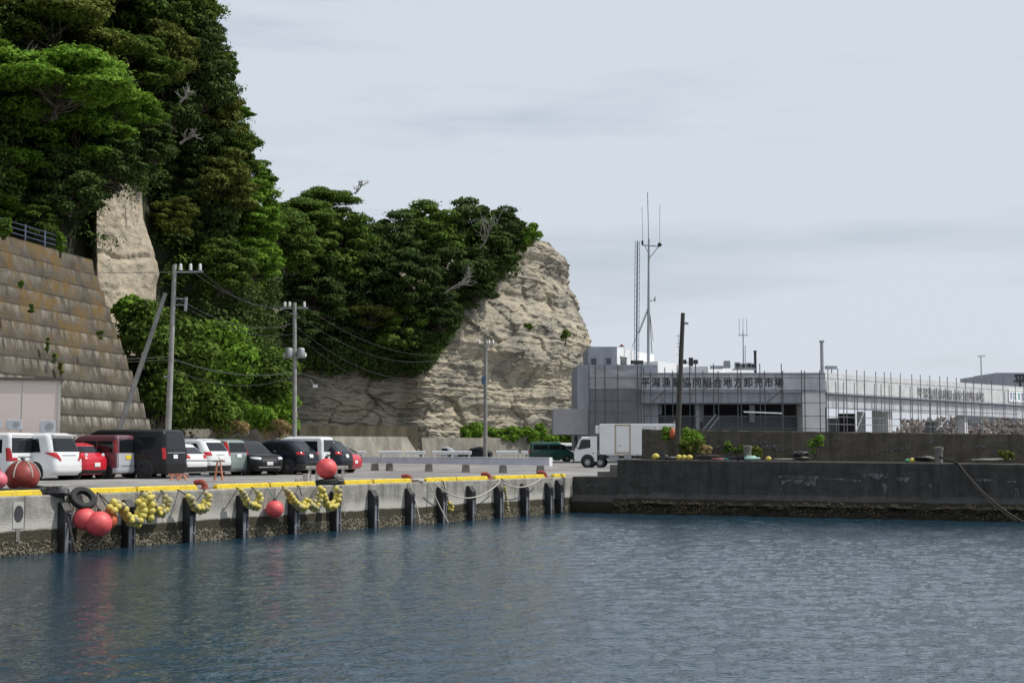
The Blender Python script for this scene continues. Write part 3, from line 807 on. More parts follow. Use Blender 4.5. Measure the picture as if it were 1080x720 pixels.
def vehicle(name, label, cat, sh, paint_m, px, d, az, anchor='rear', wins=(), rwin=None, fwin=None, lamps=(), lampm=None, heads=(), plate=None, platem=None,
            wr=.32, wx=(.85, None), bumper=None, extras=None, rear_sheen=None, group=None, darkrim=False, fplate=None):
    h = Vector((-math.sin(R(az)), math.cos(R(az)), 0))
    g = Vector((kx(px)*d, d, QZ))
    if anchor == 'front': g = g-h*sh.L
    t = empty(name, g, math.atan2(h.y, h.x), label=label, cat=cat, group=group)
    b = sh.body(); b.build('body', paint_m, t, smooth=35)
    for sg in (1, -1):
        for quad in wins:
            panel(lambda x, z: sh.side(x, z, .008, sg), quad, 8, 5).build('side_window', m_glass, t, smooth=True)
    if rwin: panel(lambda p, z: sh.end(z, p, .010), [(-rwin[2], rwin[0]), (rwin[2], rwin[0]), (rwin[3], rwin[1]), (-rwin[3], rwin[1])], 16, 7).build('rear_window', m_glass, t, smooth=True)
    if fwin: panel(lambda p, z: sh.end(z, p, .010, True), [(-fwin[2], fwin[0]), (fwin[2], fwin[0]), (fwin[3], fwin[1]), (-fwin[3], fwin[1])], 16, 7).build('windscreen', m_glass, t, smooth=True)
    if rear_sheen:
        mm, z0, z1, hw = rear_sheen
        panel(lambda p, z: sh.end(z, p, .006), [(-hw, z0), (hw, z0), (hw, z1), (-hw, z1)], 16, 12).build('tailgate', mm, t, smooth=True)  # overlay on the tailgate that carries the painted sky sheen
    for sg in (1, -1):
        for k, piece in enumerate(lamps):
            panel(lambda p, z: sh.end(z, p*sg, .022), piece, 7, 4).build('tail_light', lampm or m_red_l, t, smooth=True)
        for piece in heads:
            panel(lambda p, z: sh.end(z, p*sg, .02, True), piece, 7, 4).build('headlight', m_clear, t, smooth=True)
    if plate:
        y0, z0 = plate; panel(lambda p, z: sh.end(z, p, .03), [(y0-.17,z0-.085),(y0+.17,z0-.085),(y0+.17,z0+.085),(y0-.17,z0+.085)], 2, 2).build('licence_plate', platem or m_plate, t)
    if fplate:
        panel(lambda p, z: sh.end(z, p, .03, True), [(-.17,fplate-.085),(.17,fplate-.085),(.17,fplate+.085),(-.17,fplate+.085)], 2, 2).build('licence_plate', m_plate, t)
    if bumper:
        z0, z1, mm = bumper
        for fr_ in (False, True):
            w = sh.W/2+.15
            panel(lambda p, z: sh.end(z, p, .03, fr_), [(-w, z0), (w, z0), (w, z1), (-w, z1)], 20, 3).build('bumper', mm, t, smooth=True)
    x2 = wx[1] if wx[1] else sh.L-.85
    for x in (wx[0], x2):
        for sg in (1, -1):
            yw = sh.W/2
            ar = MB(); ar.lathe([(wr*1.2, -.03), (wr*1.2, .0), (wr*1.16, .008)], 26, (x, 0, wr*1.02), 'Y')
            oo = ar.build('wheel_arch', m_trim, t, smooth=True); oo.location = (0, sg*(yw-.004), 0)
            if sg < 0: oo.scale = (1, -1, 1)
            wheel(t, x, sg*(yw-.055), wr, .21, sg, darkrim)
    for sg in (1, -1):   # door mirrors
        mb = MB(); xm = sh.xf(sh.belt+.1)-.12; mb.ball((xm, sg*(sh.w(sh.belt+.12)+.13), sh.belt+.13), .11, 8, 6, sc=(.6,1,.8))
        mb.build('door_mirror', paint_m, t, smooth=True)
    # door shut lines and sills as thin dark strips
    dm = MB()
    for x in ((x2-.0-1.15), (x2-.1) if False else (x2-2.1)):
        if x > 1.0:
            for sg in (1, -1):
                dm.add([sh.side(x, .3, .004, sg), sh.side(x+.014, .3, .004, sg), sh.side(x+.014, sh.belt, .004, sg), sh.side(x, sh.belt, .004, sg)], [(0,1,2,3)])
    if dm.v: dm.build('door_gap', m_trim, t, fix=False)
    if extras: extras(t, sh)
    return t
P_white = paint('paint_white', (.78,.79,.80)); P_pearl = paint('paint_pearl', (.72,.74,.74)); P_black = paint('paint_black', (.012,.012,.014))
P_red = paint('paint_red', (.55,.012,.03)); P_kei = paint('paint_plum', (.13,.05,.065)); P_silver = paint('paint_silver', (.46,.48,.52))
P_sage = paint('paint_sage', (.22,.27,.26)); P_navy = paint('paint_dark_blue', (.012,.015,.025)); P_green = paint('paint_green', (.008,.085,.06))
def box_rear(H, belt=1.0, t=.08): return [(.2,.10),(.32,.02),(.6,.0),(belt,.02),(H-.25,t),(H-.05,t+.06),(H,t+.12)]
def van_front(H, hood=.95, nose=.6, ws=1.35): return [(.2,.12),(.32,.02),(.6,0),(hood-.15,.08),(hood,.25),(hood+.05,nose),(H-.2,ws),(H-.03,ws+.3),(H,ws+.4)]
def strip(fn, z0, z1, hw, mat, nm, n=14):
    return lambda t, sh: panel(lambda p, z: sh.end(z, p, .02), [(-hw,z0),(hw,z0),(hw,z1),(-hw,z1)], n, 2).build(nm, mat, t, smooth=True)
def garnish(z0, z1, hw, mat, nm='tailgate_garnish', front=False):
    return lambda t, sh: panel(lambda p, z: sh.end(z, p, .016, front), [(-hw,z0),(hw,z0),(hw,z1),(-hw,z1)], 14, 2).build(nm, mat, t, smooth=True)
def multi(*fs):
    def f(t, sh):
        for g in fs: g(t, sh)
    return f
def spoiler(depth=.22, mat=None):
    def f(t, sh):
        mb = MB(); z = sh.H-.03; w = sh.w(z)-.08; x = sh.xr(z)
        mb.add([(x-depth,-w,z-.07),(x-depth,w,z-.07),(x+.2,w,z-.04),(x+.2,-w,z-.04),(x-depth,-w,z-.035),(x-depth,w,z-.035),(x+.2,w,z+.035),(x+.2,-w,z+.035)],
               [(0,1,2,3),(4,7,6,5),(0,4,5,1),(1,5,6,2),(3,2,6,7),(0,3,7,4)])
        mb.build('roof_spoiler', mat or P_black, t)
    return f
def rails(t, sh):
    for sg in (1, -1):
        mb = MB(); y = sg*(sh.w(sh.H-.1)-.12); z = sh.H+.07
        mb.tube([(sh.xr(sh.H)+.15,y,z-.06),(sh.xr(sh.H)+.3,y,z),(sh.xf(sh.H)-.3,y,z),(sh.xf(sh.H)-.15,y,z-.06)], .025, 6); mb.build('roof_rail', m_trim, t)
def grille(z0, z1, hw):
    def f(t, sh):
        panel(lambda p, z: sh.end(z, p, .012, True), [(-hw,z0),(hw,z0),(hw,z1),(-hw,z1)], 8, 3).build('grille', m_trim, t)
        panel(lambda p, z: sh.end(z, p, .024, True), [(-hw*1.5,z0-.13),(hw*1.5,z0-.13),(hw*1.45,z0-.07),(-hw*1.45,z0-.07)], 14, 2).build('chrome_lip', m_chrome, t)
    return f
CG = 'vehicles parked on the quay'
vehicle('parked_van', 'white van with L-shaped red tail lights, leftmost vehicle, behind the brown red buoy', 'van',
    Shape(4.7,1.74,1.92, box_rear(1.92,1.05,.1), van_front(1.92,1.0,.75,1.3), 1.0, .12, .16), P_white, 27, 58.0, 69,
    wins=[[(.45,1.12),(1.5,1.12),(1.5,1.66),(.5,1.66)],[(1.6,1.12),(2.6,1.12),(2.6,1.66),(1.6,1.66)],[(2.7,1.12),(3.6,1.1),(3.25,1.66),(2.7,1.66)]],
    rwin=(1.13,1.74,.76,.68), fwin=(1.1,1.75,.76,.64), lamps=[[(.74,.80),(1.0,.80),(1.0,1.32),(.80,1.32)],[(.40,.80),(.75,.80),(.75,.93),(.50,.93)]], plate=(0,.84), group=CG,
    bumper=(.28,.58,P_white), extras=multi(garnish(.94,.985,.42,m_chrome), spoiler(.08,P_white)), wr=.33)
vehicle('parked_minivan', 'white minivan with slanted red tail lights and dark privacy glass, second vehicle from the left', 'minivan',
    Shape(4.9,1.85,1.92, [(.2,.16),(.35,.03),(.6,0),(.95,.03),(1.15,.12),(1.7,.36),(1.85,.42),(1.92,.55)], van_front(1.92,1.0,.85,1.7), 1.0, .17, .26), P_white, 74, 58.8, 68,
    wins=[[(.75,1.15),(1.75,1.12),(1.75,1.66),(.95,1.70)],[(1.85,1.12),(2.85,1.12),(2.85,1.68),(1.85,1.68)],[(2.95,1.12),(3.7,1.1),(3.2,1.66),(2.95,1.68)]],
    rwin=(1.17,1.72,.80,.66), fwin=(1.1,1.75,.8,.66), lamps=[[(.60,.84),(.95,1.0),(1.22,1.14),(.74,1.14)],[(.50,.80),(.62,.80),(.84,1.12),(.70,1.13)]], group=CG,
    bumper=(.3,.5,P_white), extras=multi(garnish(1.0,1.04,.45,m_chrome), spoiler(.2,P_white)), wr=.35, wx=(1.0,None))
def smart_lamps(t, sh):
    for sg in (1,-1):
        for zz, rr in ((1.02,.085),):
            mb = MB(); mb.lathe([(rr,0),(rr,.03),(rr*.6,.05)], 16, axis='X'); o = mb.build('rear_lamp', m_clear, t, smooth=True)
            p = sh.end(zz, sg*.50, .01); o.location = p; o.scale = (-1,1,1)
vehicle('parked_small_car', 'tiny bright red rounded two seater between the white minivan and the plum van', 'car',
    Shape(3.2,1.60,1.52, [(.2,.2),(.35,.04),(.6,0),(.85,.03),(1.0,.14),(1.12,.36),(1.42,.62),(1.52,.9)], [(.2,.15),(.4,.02),(.6,0),(.8,.15),(.92,.55),(1.35,1.1),(1.52,1.5)], .92,.16,.34), P_red, 103, 60.2, 64,
    wins=[[(.75,1.0),(1.2,.98),(1.2,1.36),(.95,1.36)],[(1.28,.98),(2.3,.98),(2.0,1.36),(1.28,1.38)]], rwin=(1.13,1.40,.62,.52), fwin=(.98,1.34,.6,.5),
    lamps=[[(.62,.88),(.74,.88),(.74,.96),(.62,.96)]], plate=(0,.62), bumper=(.24,.40,m_trim), group=CG, extras=smart_lamps, wr=.29, wx=(.5,2.6))
vehicle('parked_kei_van', 'boxy plum coloured van with sky sheen painted on its tailgate and yellow licence plate', 'van',
    Shape(3.5,1.50,1.86, box_rear(1.86,1.0,.06), van_front(1.86,1.0,.45,.95), 1.0, .09, .12), P_kei, 136.5, 61.6, 64,
    wins=[[(.28,1.12),(1.15,1.12),(1.15,1.62),(.34,1.62)],[(1.22,1.12),(1.95,1.12),(1.95,1.62),(1.22,1.62)],[(2.05,1.12),(2.75,1.08),(2.5,1.62),(2.05,1.62)]],
    rwin=(1.14,1.70,.60,.55), fwin=(1.08,1.7,.64,.56), rear_sheen=(P_silver,.3,1.10,.72), lamps=[[(.70,1.12),(.80,1.12),(.80,1.66),(.70,1.66)]], plate=(.05,.93), platem=m_plate_y,  # silver on tailgate and bumper paints in sky reflected by one-coloured bodywork
    bumper=(.26,.48,P_silver), group=CG, wr=.28, wx=(.55,2.95), extras=multi(garnish(.55,.57,.5,m_trim)))
vehicle('parked_large_van', 'large glossy black van with vertical red tail lights, longest vehicle in the row', 'van',
    Shape(5.3,1.92,2.10, box_rear(2.10,1.1,.10), van_front(2.1,1.15,.5,1.3), 1.05, .14, .2), P_black, 186.5, 62.3, 71,
    wins=[[(.5,1.25),(1.9,1.25),(1.9,1.8),(.5,1.8)],[(2.1,1.25),(3.4,1.25),(3.4,1.8),(2.1,1.8)],[(3.55,1.25),(4.3,1.22),(4.0,1.8),(3.55,1.8)]],
    rwin=(1.27,1.95,.80,.72), fwin=(1.25,1.95,.8,.68), lamps=[[(.82,.85),(.98,.85),(.98,1.32),(.82,1.32)]], plate=(.10,.95), bumper=(.3,.6,P_black), group=CG, darkrim=True,
    wr=.37, wx=(1.0,4.1), extras=multi(garnish(1.10,1.13,.7,m_chrome), garnish(.62,.64,.8,m_trim)))
vehicle('parked_hatchback', 'small white hatchback with wide red tail lights, directly right of the large black van', 'car',
    Shape(4.2,1.78,1.52, [(.2,.2),(.35,.04),(.6,0),(.85,.04),(1.05,.16),(1.36,.62),(1.46,.75),(1.52,1.0)], [(.2,.15),(.4,.02),(.6,0),(.8,.2),(.95,1.15),(1.4,1.9),(1.52,2.3)], .95,.18,.3), P_white, 209, 64.4, 64,
    wins=[[(.8,1.02),(1.7,1.0),(1.7,1.36),(1.1,1.38)],[(1.8,1.0),(2.7,1.0),(2.3,1.38),(1.8,1.38)]], rwin=(1.06,1.36,.64,.52), fwin=(1.0,1.36,.6,.5),
    lamps=[[(.45,.86),(.98,.88),(.95,1.04),(.52,1.02)]], bumper=(.24,.48,m_trim), group=CG, wr=.31, extras=multi(garnish(.33,.46,.5,P_silver), spoiler(.12,P_white)))
vehicle('parked_wagon', 'silvery white wagon with roof rails, behind the tall orange sawhorse', 'car',
    Shape(4.6,1.80,1.74, [(.2,.2),(.35,.04),(.65,0),(.95,.05),(1.15,.14),(1.6,.50),(1.68,.58),(1.74,.8)], [(.2,.15),(.4,.02),(.7,0),(.95,.2),(1.05,1.05),(1.6,1.8),(1.74,2.2)], 1.05,.18,.26), P_pearl, 234, 66.3, 64,
    wins=[[(.55,1.18),(1.15,1.14),(1.15,1.54),(.85,1.54)],[(1.25,1.14),(2.1,1.12),(2.1,1.55),(1.25,1.56)],[(2.2,1.12),(3.1,1.12),(2.6,1.55),(2.2,1.55)]], rwin=(1.18,1.58,.68,.58), fwin=(1.1,1.56,.66,.54),
    lamps=[[(.62,.98),(1.05,1.0),(1.0,1.14),(.66,1.16)]], plate=(0,.88), bumper=(.26,.52,m_trim), group=CG, wr=.34, extras=multi(rails, spoiler(.15,P_pearl), garnish(1.0,1.03,.3,m_chrome)))
vehicle('parked_sage_minivan', 'grey green minivan with tall red tail lights, right of the silvery wagon', 'minivan',
    Shape(4.4,1.70,1.72, [(.2,.16),(.35,.03),(.6,0),(.95,.02),(1.1,.06),(1.6,.18),(1.68,.24),(1.72,.4)], van_front(1.72,.95,.8,1.8), 1.0, .14, .2), P_sage, 252.5, 68.6, 62,
    wins=[[(.5,1.1),(1.4,1.08),(1.4,1.5),(.6,1.52)],[(1.5,1.08),(2.4,1.08),(2.4,1.52),(1.5,1.52)]], rwin=(1.12,1.58,.64,.58), fwin=(1.05,1.55,.7,.58),
    lamps=[[(.66,1.1),(.86,1.1),(.82,1.62),(.66,1.62)],[(.60,1.0),(.80,1.0),(.86,1.12),(.66,1.12)]], plate=(.0,.95), bumper=(.26,.42,P_sage), group=CG, wr=.3, extras=garnish(1.02,1.06,.45,m_chrome))
vehicle('parked_black_hatchback', 'black car facing the camera with silver grille lip, headlights and white licence plate', 'car',
    Shape(4.0,1.72,1.70, [(.2,.16),(.35,.03),(.6,0),(.95,.02),(1.1,.06),(1.55,.3),(1.70,.5)], [(.2,.18),(.35,.04),(.6,0),(.82,.05),(.98,.25),(1.06,.95),(1.55,1.75),(1.66,2.0),(1.70,2.4)], 1.0, .17, .3), P_black, 285, 69.2, 222, anchor='front',
    wins=[[(.6,1.12),(1.5,1.08),(1.5,1.5),(.7,1.5)],[(1.6,1.08),(2.8,1.08),(2.2,1.52),(1.6,1.52)]], rwin=(1.12,1.5,.6,.5), fwin=(1.08,1.60,.70,.56),
    heads=[[(.48,.76),(.98,.80),(1.02,.92),(.50,.88)]], lamps=[[(.62,.98),(.95,1.0),(.95,1.14),(.66,1.16)]], fplate=.58, bumper=None, group=CG, wr=.31, extras=grille(.50,.84,.42))
vehicle('parked_suv', 'black sport utility vehicle with alloy wheels, right of the black car facing the camera', 'car',
    Shape(4.75,1.84,1.71, [(.2,.2),(.35,.05),(.65,0),(.95,.05),(1.12,.14),(1.52,.62),(1.62,.72),(1.71,1.0)], [(.2,.15),(.4,.02),(.7,0),(.95,.25),(1.05,1.25),(1.55,2.05),(1.71,2.6)], 1.02,.20,.32), P_navy, 329, 71.6, 66,
    wins=[[(.75,1.2),(1.35,1.12),(1.35,1.5),(1.15,1.5)],[(1.45,1.1),(2.3,1.08),(2.3,1.53),(1.45,1.52)],[(2.4,1.08),(3.35,1.06),(2.65,1.53),(2.4,1.53)]], rwin=(1.14,1.52,.66,.54), fwin=(1.1,1.52,.66,.52),
    lamps=[[(.56,1.0),(1.05,1.0),(.95,1.13),(.62,1.12)]], plate=(0,.93), bumper=(.26,.55,m_trim), group=CG, wr=.37, extras=multi(spoiler(.16,P_navy), garnish(.60,.62,.6,m_chrome)))
vehicle('parked_silver_van', 'silver grey small van with upright tailgate, between the two black sport utility vehicles', 'van',
    Shape(3.5,1.50,1.88, box_rear(1.88,1.0,.05), van_front(1.88,1.0,.4,.9), 1.0, .09, .12), P_pearl, 347.5, 73.2, 70,
    wins=[[(.28,1.12),(1.15,1.12),(1.15,1.68),(.34,1.68)],[(1.22,1.12),(1.95,1.12),(1.95,1.68),(1.22,1.68)],[(2.05,1.12),(2.75,1.08),(2.5,1.62),(2.05,1.62)]], rwin=(1.14,1.74,.58,.54), fwin=(1.08,1.7,.64,.56),
    lamps=[[(.66,.5),(.74,.5),(.74,.75),(.66,.75)]], bumper=(.26,.42,P_pearl), group=CG, wr=.28, wx=(.55,2.95), extras=garnish(.92,.99,.3,m_trim))
vehicle('parked_suv', 'black sport utility vehicle, last dark vehicle at the right end of the row', 'car',
    Shape(4.5,1.80,1.70, [(.2,.2),(.35,.05),(.65,0),(.95,.05),(1.12,.14),(1.52,.55),(1.62,.65),(1.70,.9)], [(.2,.15),(.4,.02),(.7,0),(.95,.25),(1.05,1.2),(1.55,2.0),(1.70,2.5)], 1.02,.18,.3), P_navy, 367, 74, 71,
    wins=[[(.75,1.2),(1.35,1.12),(1.35,1.5),(1.1,1.5)],[(1.45,1.1),(2.3,1.08),(2.3,1.53),(1.45,1.52)]], rwin=(1.14,1.52,.64,.54), fwin=(1.1,1.52,.66,.52),
    lamps=[[(.56,1.0),(.98,1.0),(.9,1.14),(.60,1.13)]], plate=(0,.92), bumper=(.26,.5,m_trim), group=CG, wr=.35, extras=multi(spoiler(.14,P_navy), rails))
vehicle('parked_red_car', 'low bright red car mostly hidden behind the last black sport utility vehicle', 'car',
    Shape(3.9,1.65,1.36, [(.2,.2),(.35,.04),(.6,0),(.8,.05),(.95,.2),(1.3,.75),(1.36,1.0)], [(.2,.15),(.4,.02),(.6,0),(.8,.2),(.9,1.1),(1.3,1.8),(1.36,2.1)], .9,.18,.3), P_red, 377.5, 77, 71,
    rwin=(1.0,1.26,.58,.48), fwin=(.95,1.26,.58,.48), lamps=[[(.5,.72),(.9,.74),(.88,.86),(.55,.86)]], plate=(.2,.58), bumper=(.24,.38,P_red), group=CG, wr=.29)
vehicle('parked_green_van', 'dark green van parked far back beside the white box truck', 'van',
    Shape(4.7,1.70,1.95, box_rear(1.95,1.05,.08), van_front(1.95,1.0,.45,1.35), 1.05, .13, .18), P_green, 606, 146, 274, anchor='front',
    wins=[[(.4,1.2),(1.9,1.2),(1.9,1.68),(.45,1.68)],[(2.0,1.2),(3.1,1.2),(3.1,1.68),(2.0,1.68)],[(3.2,1.18),(3.95,1.12),(3.6,1.68),(3.2,1.68)]], rwin=(1.2,1.75,.7,.62), fwin=(1.1,1.8,.72,.62),
    heads=[[(.5,.72),(.98,.76),(.98,.9),(.5,.88)]], lamps=[[(.7,.8),(.85,.8),(.85,1.2),(.7,1.2)]], fplate=.5, bumper=(.26,.45,P_green), wr=.32)
vehicle('distant_car', 'white car with black windows partly hidden behind the green van and the truck cab', 'car',
    Shape(4.4,1.70,1.9, box_rear(1.9,1.05,.08), van_front(1.9,1.0,.6,1.5), 1.0, .14, .2), P_white, 621, 158, 274, anchor='front',
    wins=[[(.5,1.1),(1.6,1.1),(1.6,1.6),(.6,1.6)],[(1.7,1.1),(3.4,1.1),(3.0,1.6),(1.7,1.6)]], fwin=(1.08,1.65,.7,.6), rwin=(1.1,1.6,.66,.6), wr=.3)
for px_, d_, pm, lb in ((484, 168, P_silver, 'pale blue grey car behind the white guardrails, left of the third utility pole'), (519, 167, P_navy, 'dark car behind the white guardrails, just right of the third utility pole'), (314, 96, paint('paint_teal',(.10,.36,.33)), 'teal car roof showing behind the black sport utility vehicle'), (378, 100, paint('paint_teal_dark',(.05,.25,.22)), 'teal hatchback behind the last black vehicle, in front of the concrete wall')):
    vehicle('distant_car', lb, 'car', Shape(4.0,1.7,1.5 if d_ > 120 else 1.62, [(.2,.2),(.35,.04),(.6,0),(.85,.05),(1.0,.2),(1.35,.8),(1.5,1.2)], [(.2,.15),(.4,.02),(.6,0),(.8,.2),(.9,1.1),(1.35,1.8),(1.5,2.3)], .95,.18,.3), pm, px_, d_, 80,
        wins=[[(1.0,1.0),(1.9,.98),(1.9,1.34),(1.3,1.34)],[(2.0,.98),(2.8,.98),(2.4,1.34),(2.0,1.34)]], rwin=(1.02,1.32,.6,.5), wr=.29)

# box truck
def truck():
    az = 80; d = 99.0; h = Vector((-math.sin(R(az)), math.cos(R(az)), 0))
    t = empty('box_truck', Vector((kx(607)*d, d, QZ)), math.atan2(h.y, h.x), label='white box truck with a tan framed side door, behind the parapet wall', cat='truck')
    # local x: 0 at the front bumper, negative backwards
    prof = [(0,.42),(.0,.95),(-.05,1.25),(-.42,1.98),(-.55,2.10),(-1.60,2.14),(-1.60,.42)]
    W = .92; cb = MB(); vs = []
    for y, ins in ((-W,.06),(-W+.08,0),(W-.08,0),(W,.06)):
        vs += [(x-ins if x > -.5 else x, y, z-(ins if z > 1.9 else 0)) for x, z in prof]
    n = len(prof); cb.add(vs, [(i*n+j, i*n+(j+1) % n, (i+1)*n+(j+1) % n, (i+1)*n+j) for i in range(3) for j in range(n)]+[tuple(range(n)), tuple(3*n+j for j in range(n))[::-1]])
    cb.build('cab', P_white, t, smooth=30)
    for sg in (1,-1):
        g = MB(); y = sg*(W+.012); g.add([(-.28,y,1.22),(-1.15,y,1.36),(-1.15,y,1.92),(-.60,y,1.92),(-.50,y,1.86)], [(0,1,2,3,4)]); g.build('side_window', m_glass, t, fix=False)
        g = MB(); g.box((-1.33,y,.98), (.12,.02,.04)); g.build('door_handle', m_trim, t)
        g = MB(); g.box((-.12, sg*(W+.22), 1.62), (.06,.2,.34)); g.bar((-.12,sg*(W+.2),1.5), (-.3,sg*W,1.3), .03,.03); g.build('door_mirror', m_trim, t)
    g = MB(); g.add([(-.045,-.8,1.27),(-.045,.8,1.27),(-.415,.74,1.95),(-.415,-.74,1.95)], [(0,1,2,3)]); o = g.build('windscreen', m_glass, t, fix=False); o.location = (.022,0,.012)
    g = MB(); g.box((.03,0,.52), (.08,1.8,.24)); g.build('bumper', m_trim, t)
    b = MB(); b.box((-1.78-2.72,0,1.94), (5.44,1.96,2.10)); b.build('cargo_box', P_white, t, bevel=.03)
    g = MB(); g.box((-1.62,0,2.60), (.30,1.5,.55)); g.build('cooling_unit', P_white, t, bevel=.04)
    for sg in (1,-1):
        y = sg*.99
        fr = MB()
        for c, s_ in (((-2.88,y,1.93),(.09,.02,2.0)), ((-3.88,y,1.93),(.09,.02,2.0)), ((-3.38,y,2.90),(1.0,.02,.09)), ((-3.38,y,1.0),(1.0,.02,.09))): fr.box(c, s_)
        fr.build('door_frame', M('tan_frame', (.42,.33,.22), .6), t)
        dd = MB(); dd.box((-3.38,y,1.95), (.78,.03,1.7)); dd.build('side_door', P_white, t)
        dd = MB(); dd.box((-3.2,y*1.02,1.5), (.3,.02,.04)); dd.build('door_handle', m_steel, t)
        f2 = MB()
        for c, s_ in (((-5.2,y,2.75),(.9,.015,.04)),((-4.78,y,2.5),(.04,.015,.5)),((-5.62,y,2.5),(.04,.015,.5)),((-6.3,y,2.75),(.9,.015,.04))): f2.box(c, s_)
        f2.build('side_trim', m_steel, t)
    ch = MB(); ch.box((-3.6,0,.72), (6.6,.8,.18)); ch.box((-1.9,0,.85), (.35,1.7,.5)); ch.build('chassis', m_trim, t)
    tk = MB(); tk.box((-2.75,.7,.58), (.7,.4,.42)); tk.box((-3.7,.7,.62), (.5,.35,.5)); tk.build('fuel_tank', m_steel, t, bevel=.03)
    for x in (-.95, -5.2):
        for sg in (1,-1):
            wheel(t, x, sg*(.875 if x > -2 else .84), .37, .22, sg)
            a = MB(); a.lathe([(.47,-.25),(.47,0)], 22, (x,0,.45), 'Y'); o = a.build('wheel_arch', m_trim, t); o.location = (0, sg*(W+.004) if x > -2 else sg*.85, 0)
            if sg < 0: o.scale = (1,-1,1)
    wheel(t, -1.8, .72, .35, .22, 1); wheel(t, -1.8, -.72, .35, .22, -1)
truck()

# ------------------------------------------------------------------ street furniture on the quay
def gz(px, d, z=0): return Vector((kx(px)*d, d, QZ+z))
# lilac beam on concrete blocks
def beam():
    a = at(366, 484, 88); b = at(581, 487.5, 72.5)
    a.z = QZ+.62; b.z = QZ+.62
    mid = at(405, 484, 84.5); mid.z = QZ+.62
    for (p, q, lb) in ((at(330,480,92), mid, 'lilac grey barrier beam behind the red car, left piece'), (mid, b, 'long lilac grey barrier beam resting on concrete blocks, ending left of the green van')):
        p = Vector((p.x, p.y, QZ+.62)); d_ = q-p; L = d_.length
        t = empty('barrier_beam', (p+q)/2, math.atan2(d_.y, d_.x), label=lb, cat='barrier', group='lilac barrier beams on blocks')
        mb = MB(); mb.box((0,0,-.01), (L-.06,.16,.34)); mb.build('beam_body', m_beam, t, bevel=.02)
        mb = MB(); mb.box((0,-.0,.205), (L-.06,.22,.045)); mb.build('top_flange', m_guard, t)
        mb = MB(); mb.box((L/2-.02,0,0), (.05,.2,.44)); mb.build('end_plate', m_guard, t)
    bl = [(395.5,84.6),(411,84),(452.5,81.8),(491.5,79),(530.5,76.5),(570,73.8)]
    nm = ['leftmost, beside another', 'second, beside the leftmost', 'third from the left', 'third from the right', 'second from the right', 'rightmost, behind the last mooring bollard']
    me = None
    for (px, d), n_ in zip(bl, nm):
        mb = MB(); w, w2, h = .23, .19, .42
        mb.add([(-w,-.2,0),(w,-.2,0),(w,.2,0),(-w,.2,0),(-w2,-.15,h),(w2,-.15,h),(w2,.15,h),(-w2,.15,h)], [(0,3,2,1),(4,5,6,7),(0,1,5,4),(1,2,6,5),(2,3,7,6),(3,0,4,7)])
        o = mb.build('concrete_block', m_conc_d, loc=gz(px, d, .004), bevel=.02); tag(o, 'tapered concrete block under the barrier beam, '+n_, 'concrete block', 'concrete blocks under the barrier beam')
beam()
# white guardrails far behind
gr = [(368,386,157),(387,424.5,159),(427,449,160),(456,497.5,163),(523,546.5,167),(550,571,168)]
gn = ['leftmost, behind the red car', 'second from the left', 'third, ending at the gap in the concrete wall', 'fourth, longest one, right of the gap in the wall', 'right of the third utility pole', 'rightmost, touching the green van']
for (a, b, d), n_ in zip(gr, gn):
    p, q = gz(a, d), gz(b, d); L = (q-p).length
    t = empty('guardrail', (p+q)/2, label='white guardrail along the far road, '+n_, cat='guardrail', group='white guardrails along the far road')
    mb = MB(); 
    vs = []; pr = [(.0,.62),(-.05,.68),(-.05,.76),(.0,.80),(.0,.86),(-.05,.90),(-.05,.98),(0,1.04)]
    for x in (-L/2, L/2): vs += [(x, y-.06, z) for y, z in pr]+[(x, y-.03, z) for y, z in pr[::-1]]
    n = 16; mb.add(vs, [(j, (j+1) % n, n+(j+1) % n, n+j) for j in range(n)]+[tuple(range(n)), tuple(n+j for j in range(n))[::-1]]); mb.build('rail', m_guard, t)
    k = max(2, int(L/1.5)+1)
    for i in range(k):
        mb = MB(); mb.tube([(-L/2+.3+(L-.6)*i/(k-1),.03,0),(-L/2+.3+(L-.6)*i/(k-1),.03,.95)], .06, 8); mb.build('post', m_guard, t)
# orange sawhorse barrier
def sawhorse(px, d, h, lb):
    t = empty('sawhorse', gz(px, d), R(15), label=lb, cat='sawhorse', group='orange sawhorses on the quay')
    for sg in (1,-1):
        mb = MB(); mb.bar((-.0+sg*.16,-.2,0), (sg*.05,0,h), .05,.05); mb.bar((sg*.16,.2,0), (sg*.05,0,h), .05,.05); mb.build('leg_pair', m_orange, t)
    mb = MB(); mb.box((0,0,h-.02), (.5,.08,.07)); mb.box((0,0,h*.4), (.3,.05,.05)); mb.build('cross_bar', m_orange, t)
sawhorse(184.5, 58.5, .26, 'low orange sawhorse behind the large black van, left one')
sawhorse(193, 58.5, .24, 'low orange sawhorse behind the large black van, right one')
sawhorse(231, 58.7, .80, 'tall orange sawhorse holding up the end of the long barrier bar')
p, q = gz(196, 58.6, .80), gz(234, 58.6, .80)
o = MB().bar((0,0,0), q-p, .05, .05).build('barrier_bar', m_steel, loc=p); tag(o, 'thin grey barrier bar resting on the tall orange sawhorse', 'barrier bar')
p, q = gz(176, 60.5, .14), gz(232, 60, .12)
o = MB().bar((0,0,0), q-p, .05, .08).build('barrier_bar', m_steel, loc=p); tag(o, 'low grey pipe lying across the orange sawhorses under the cars', 'barrier bar')
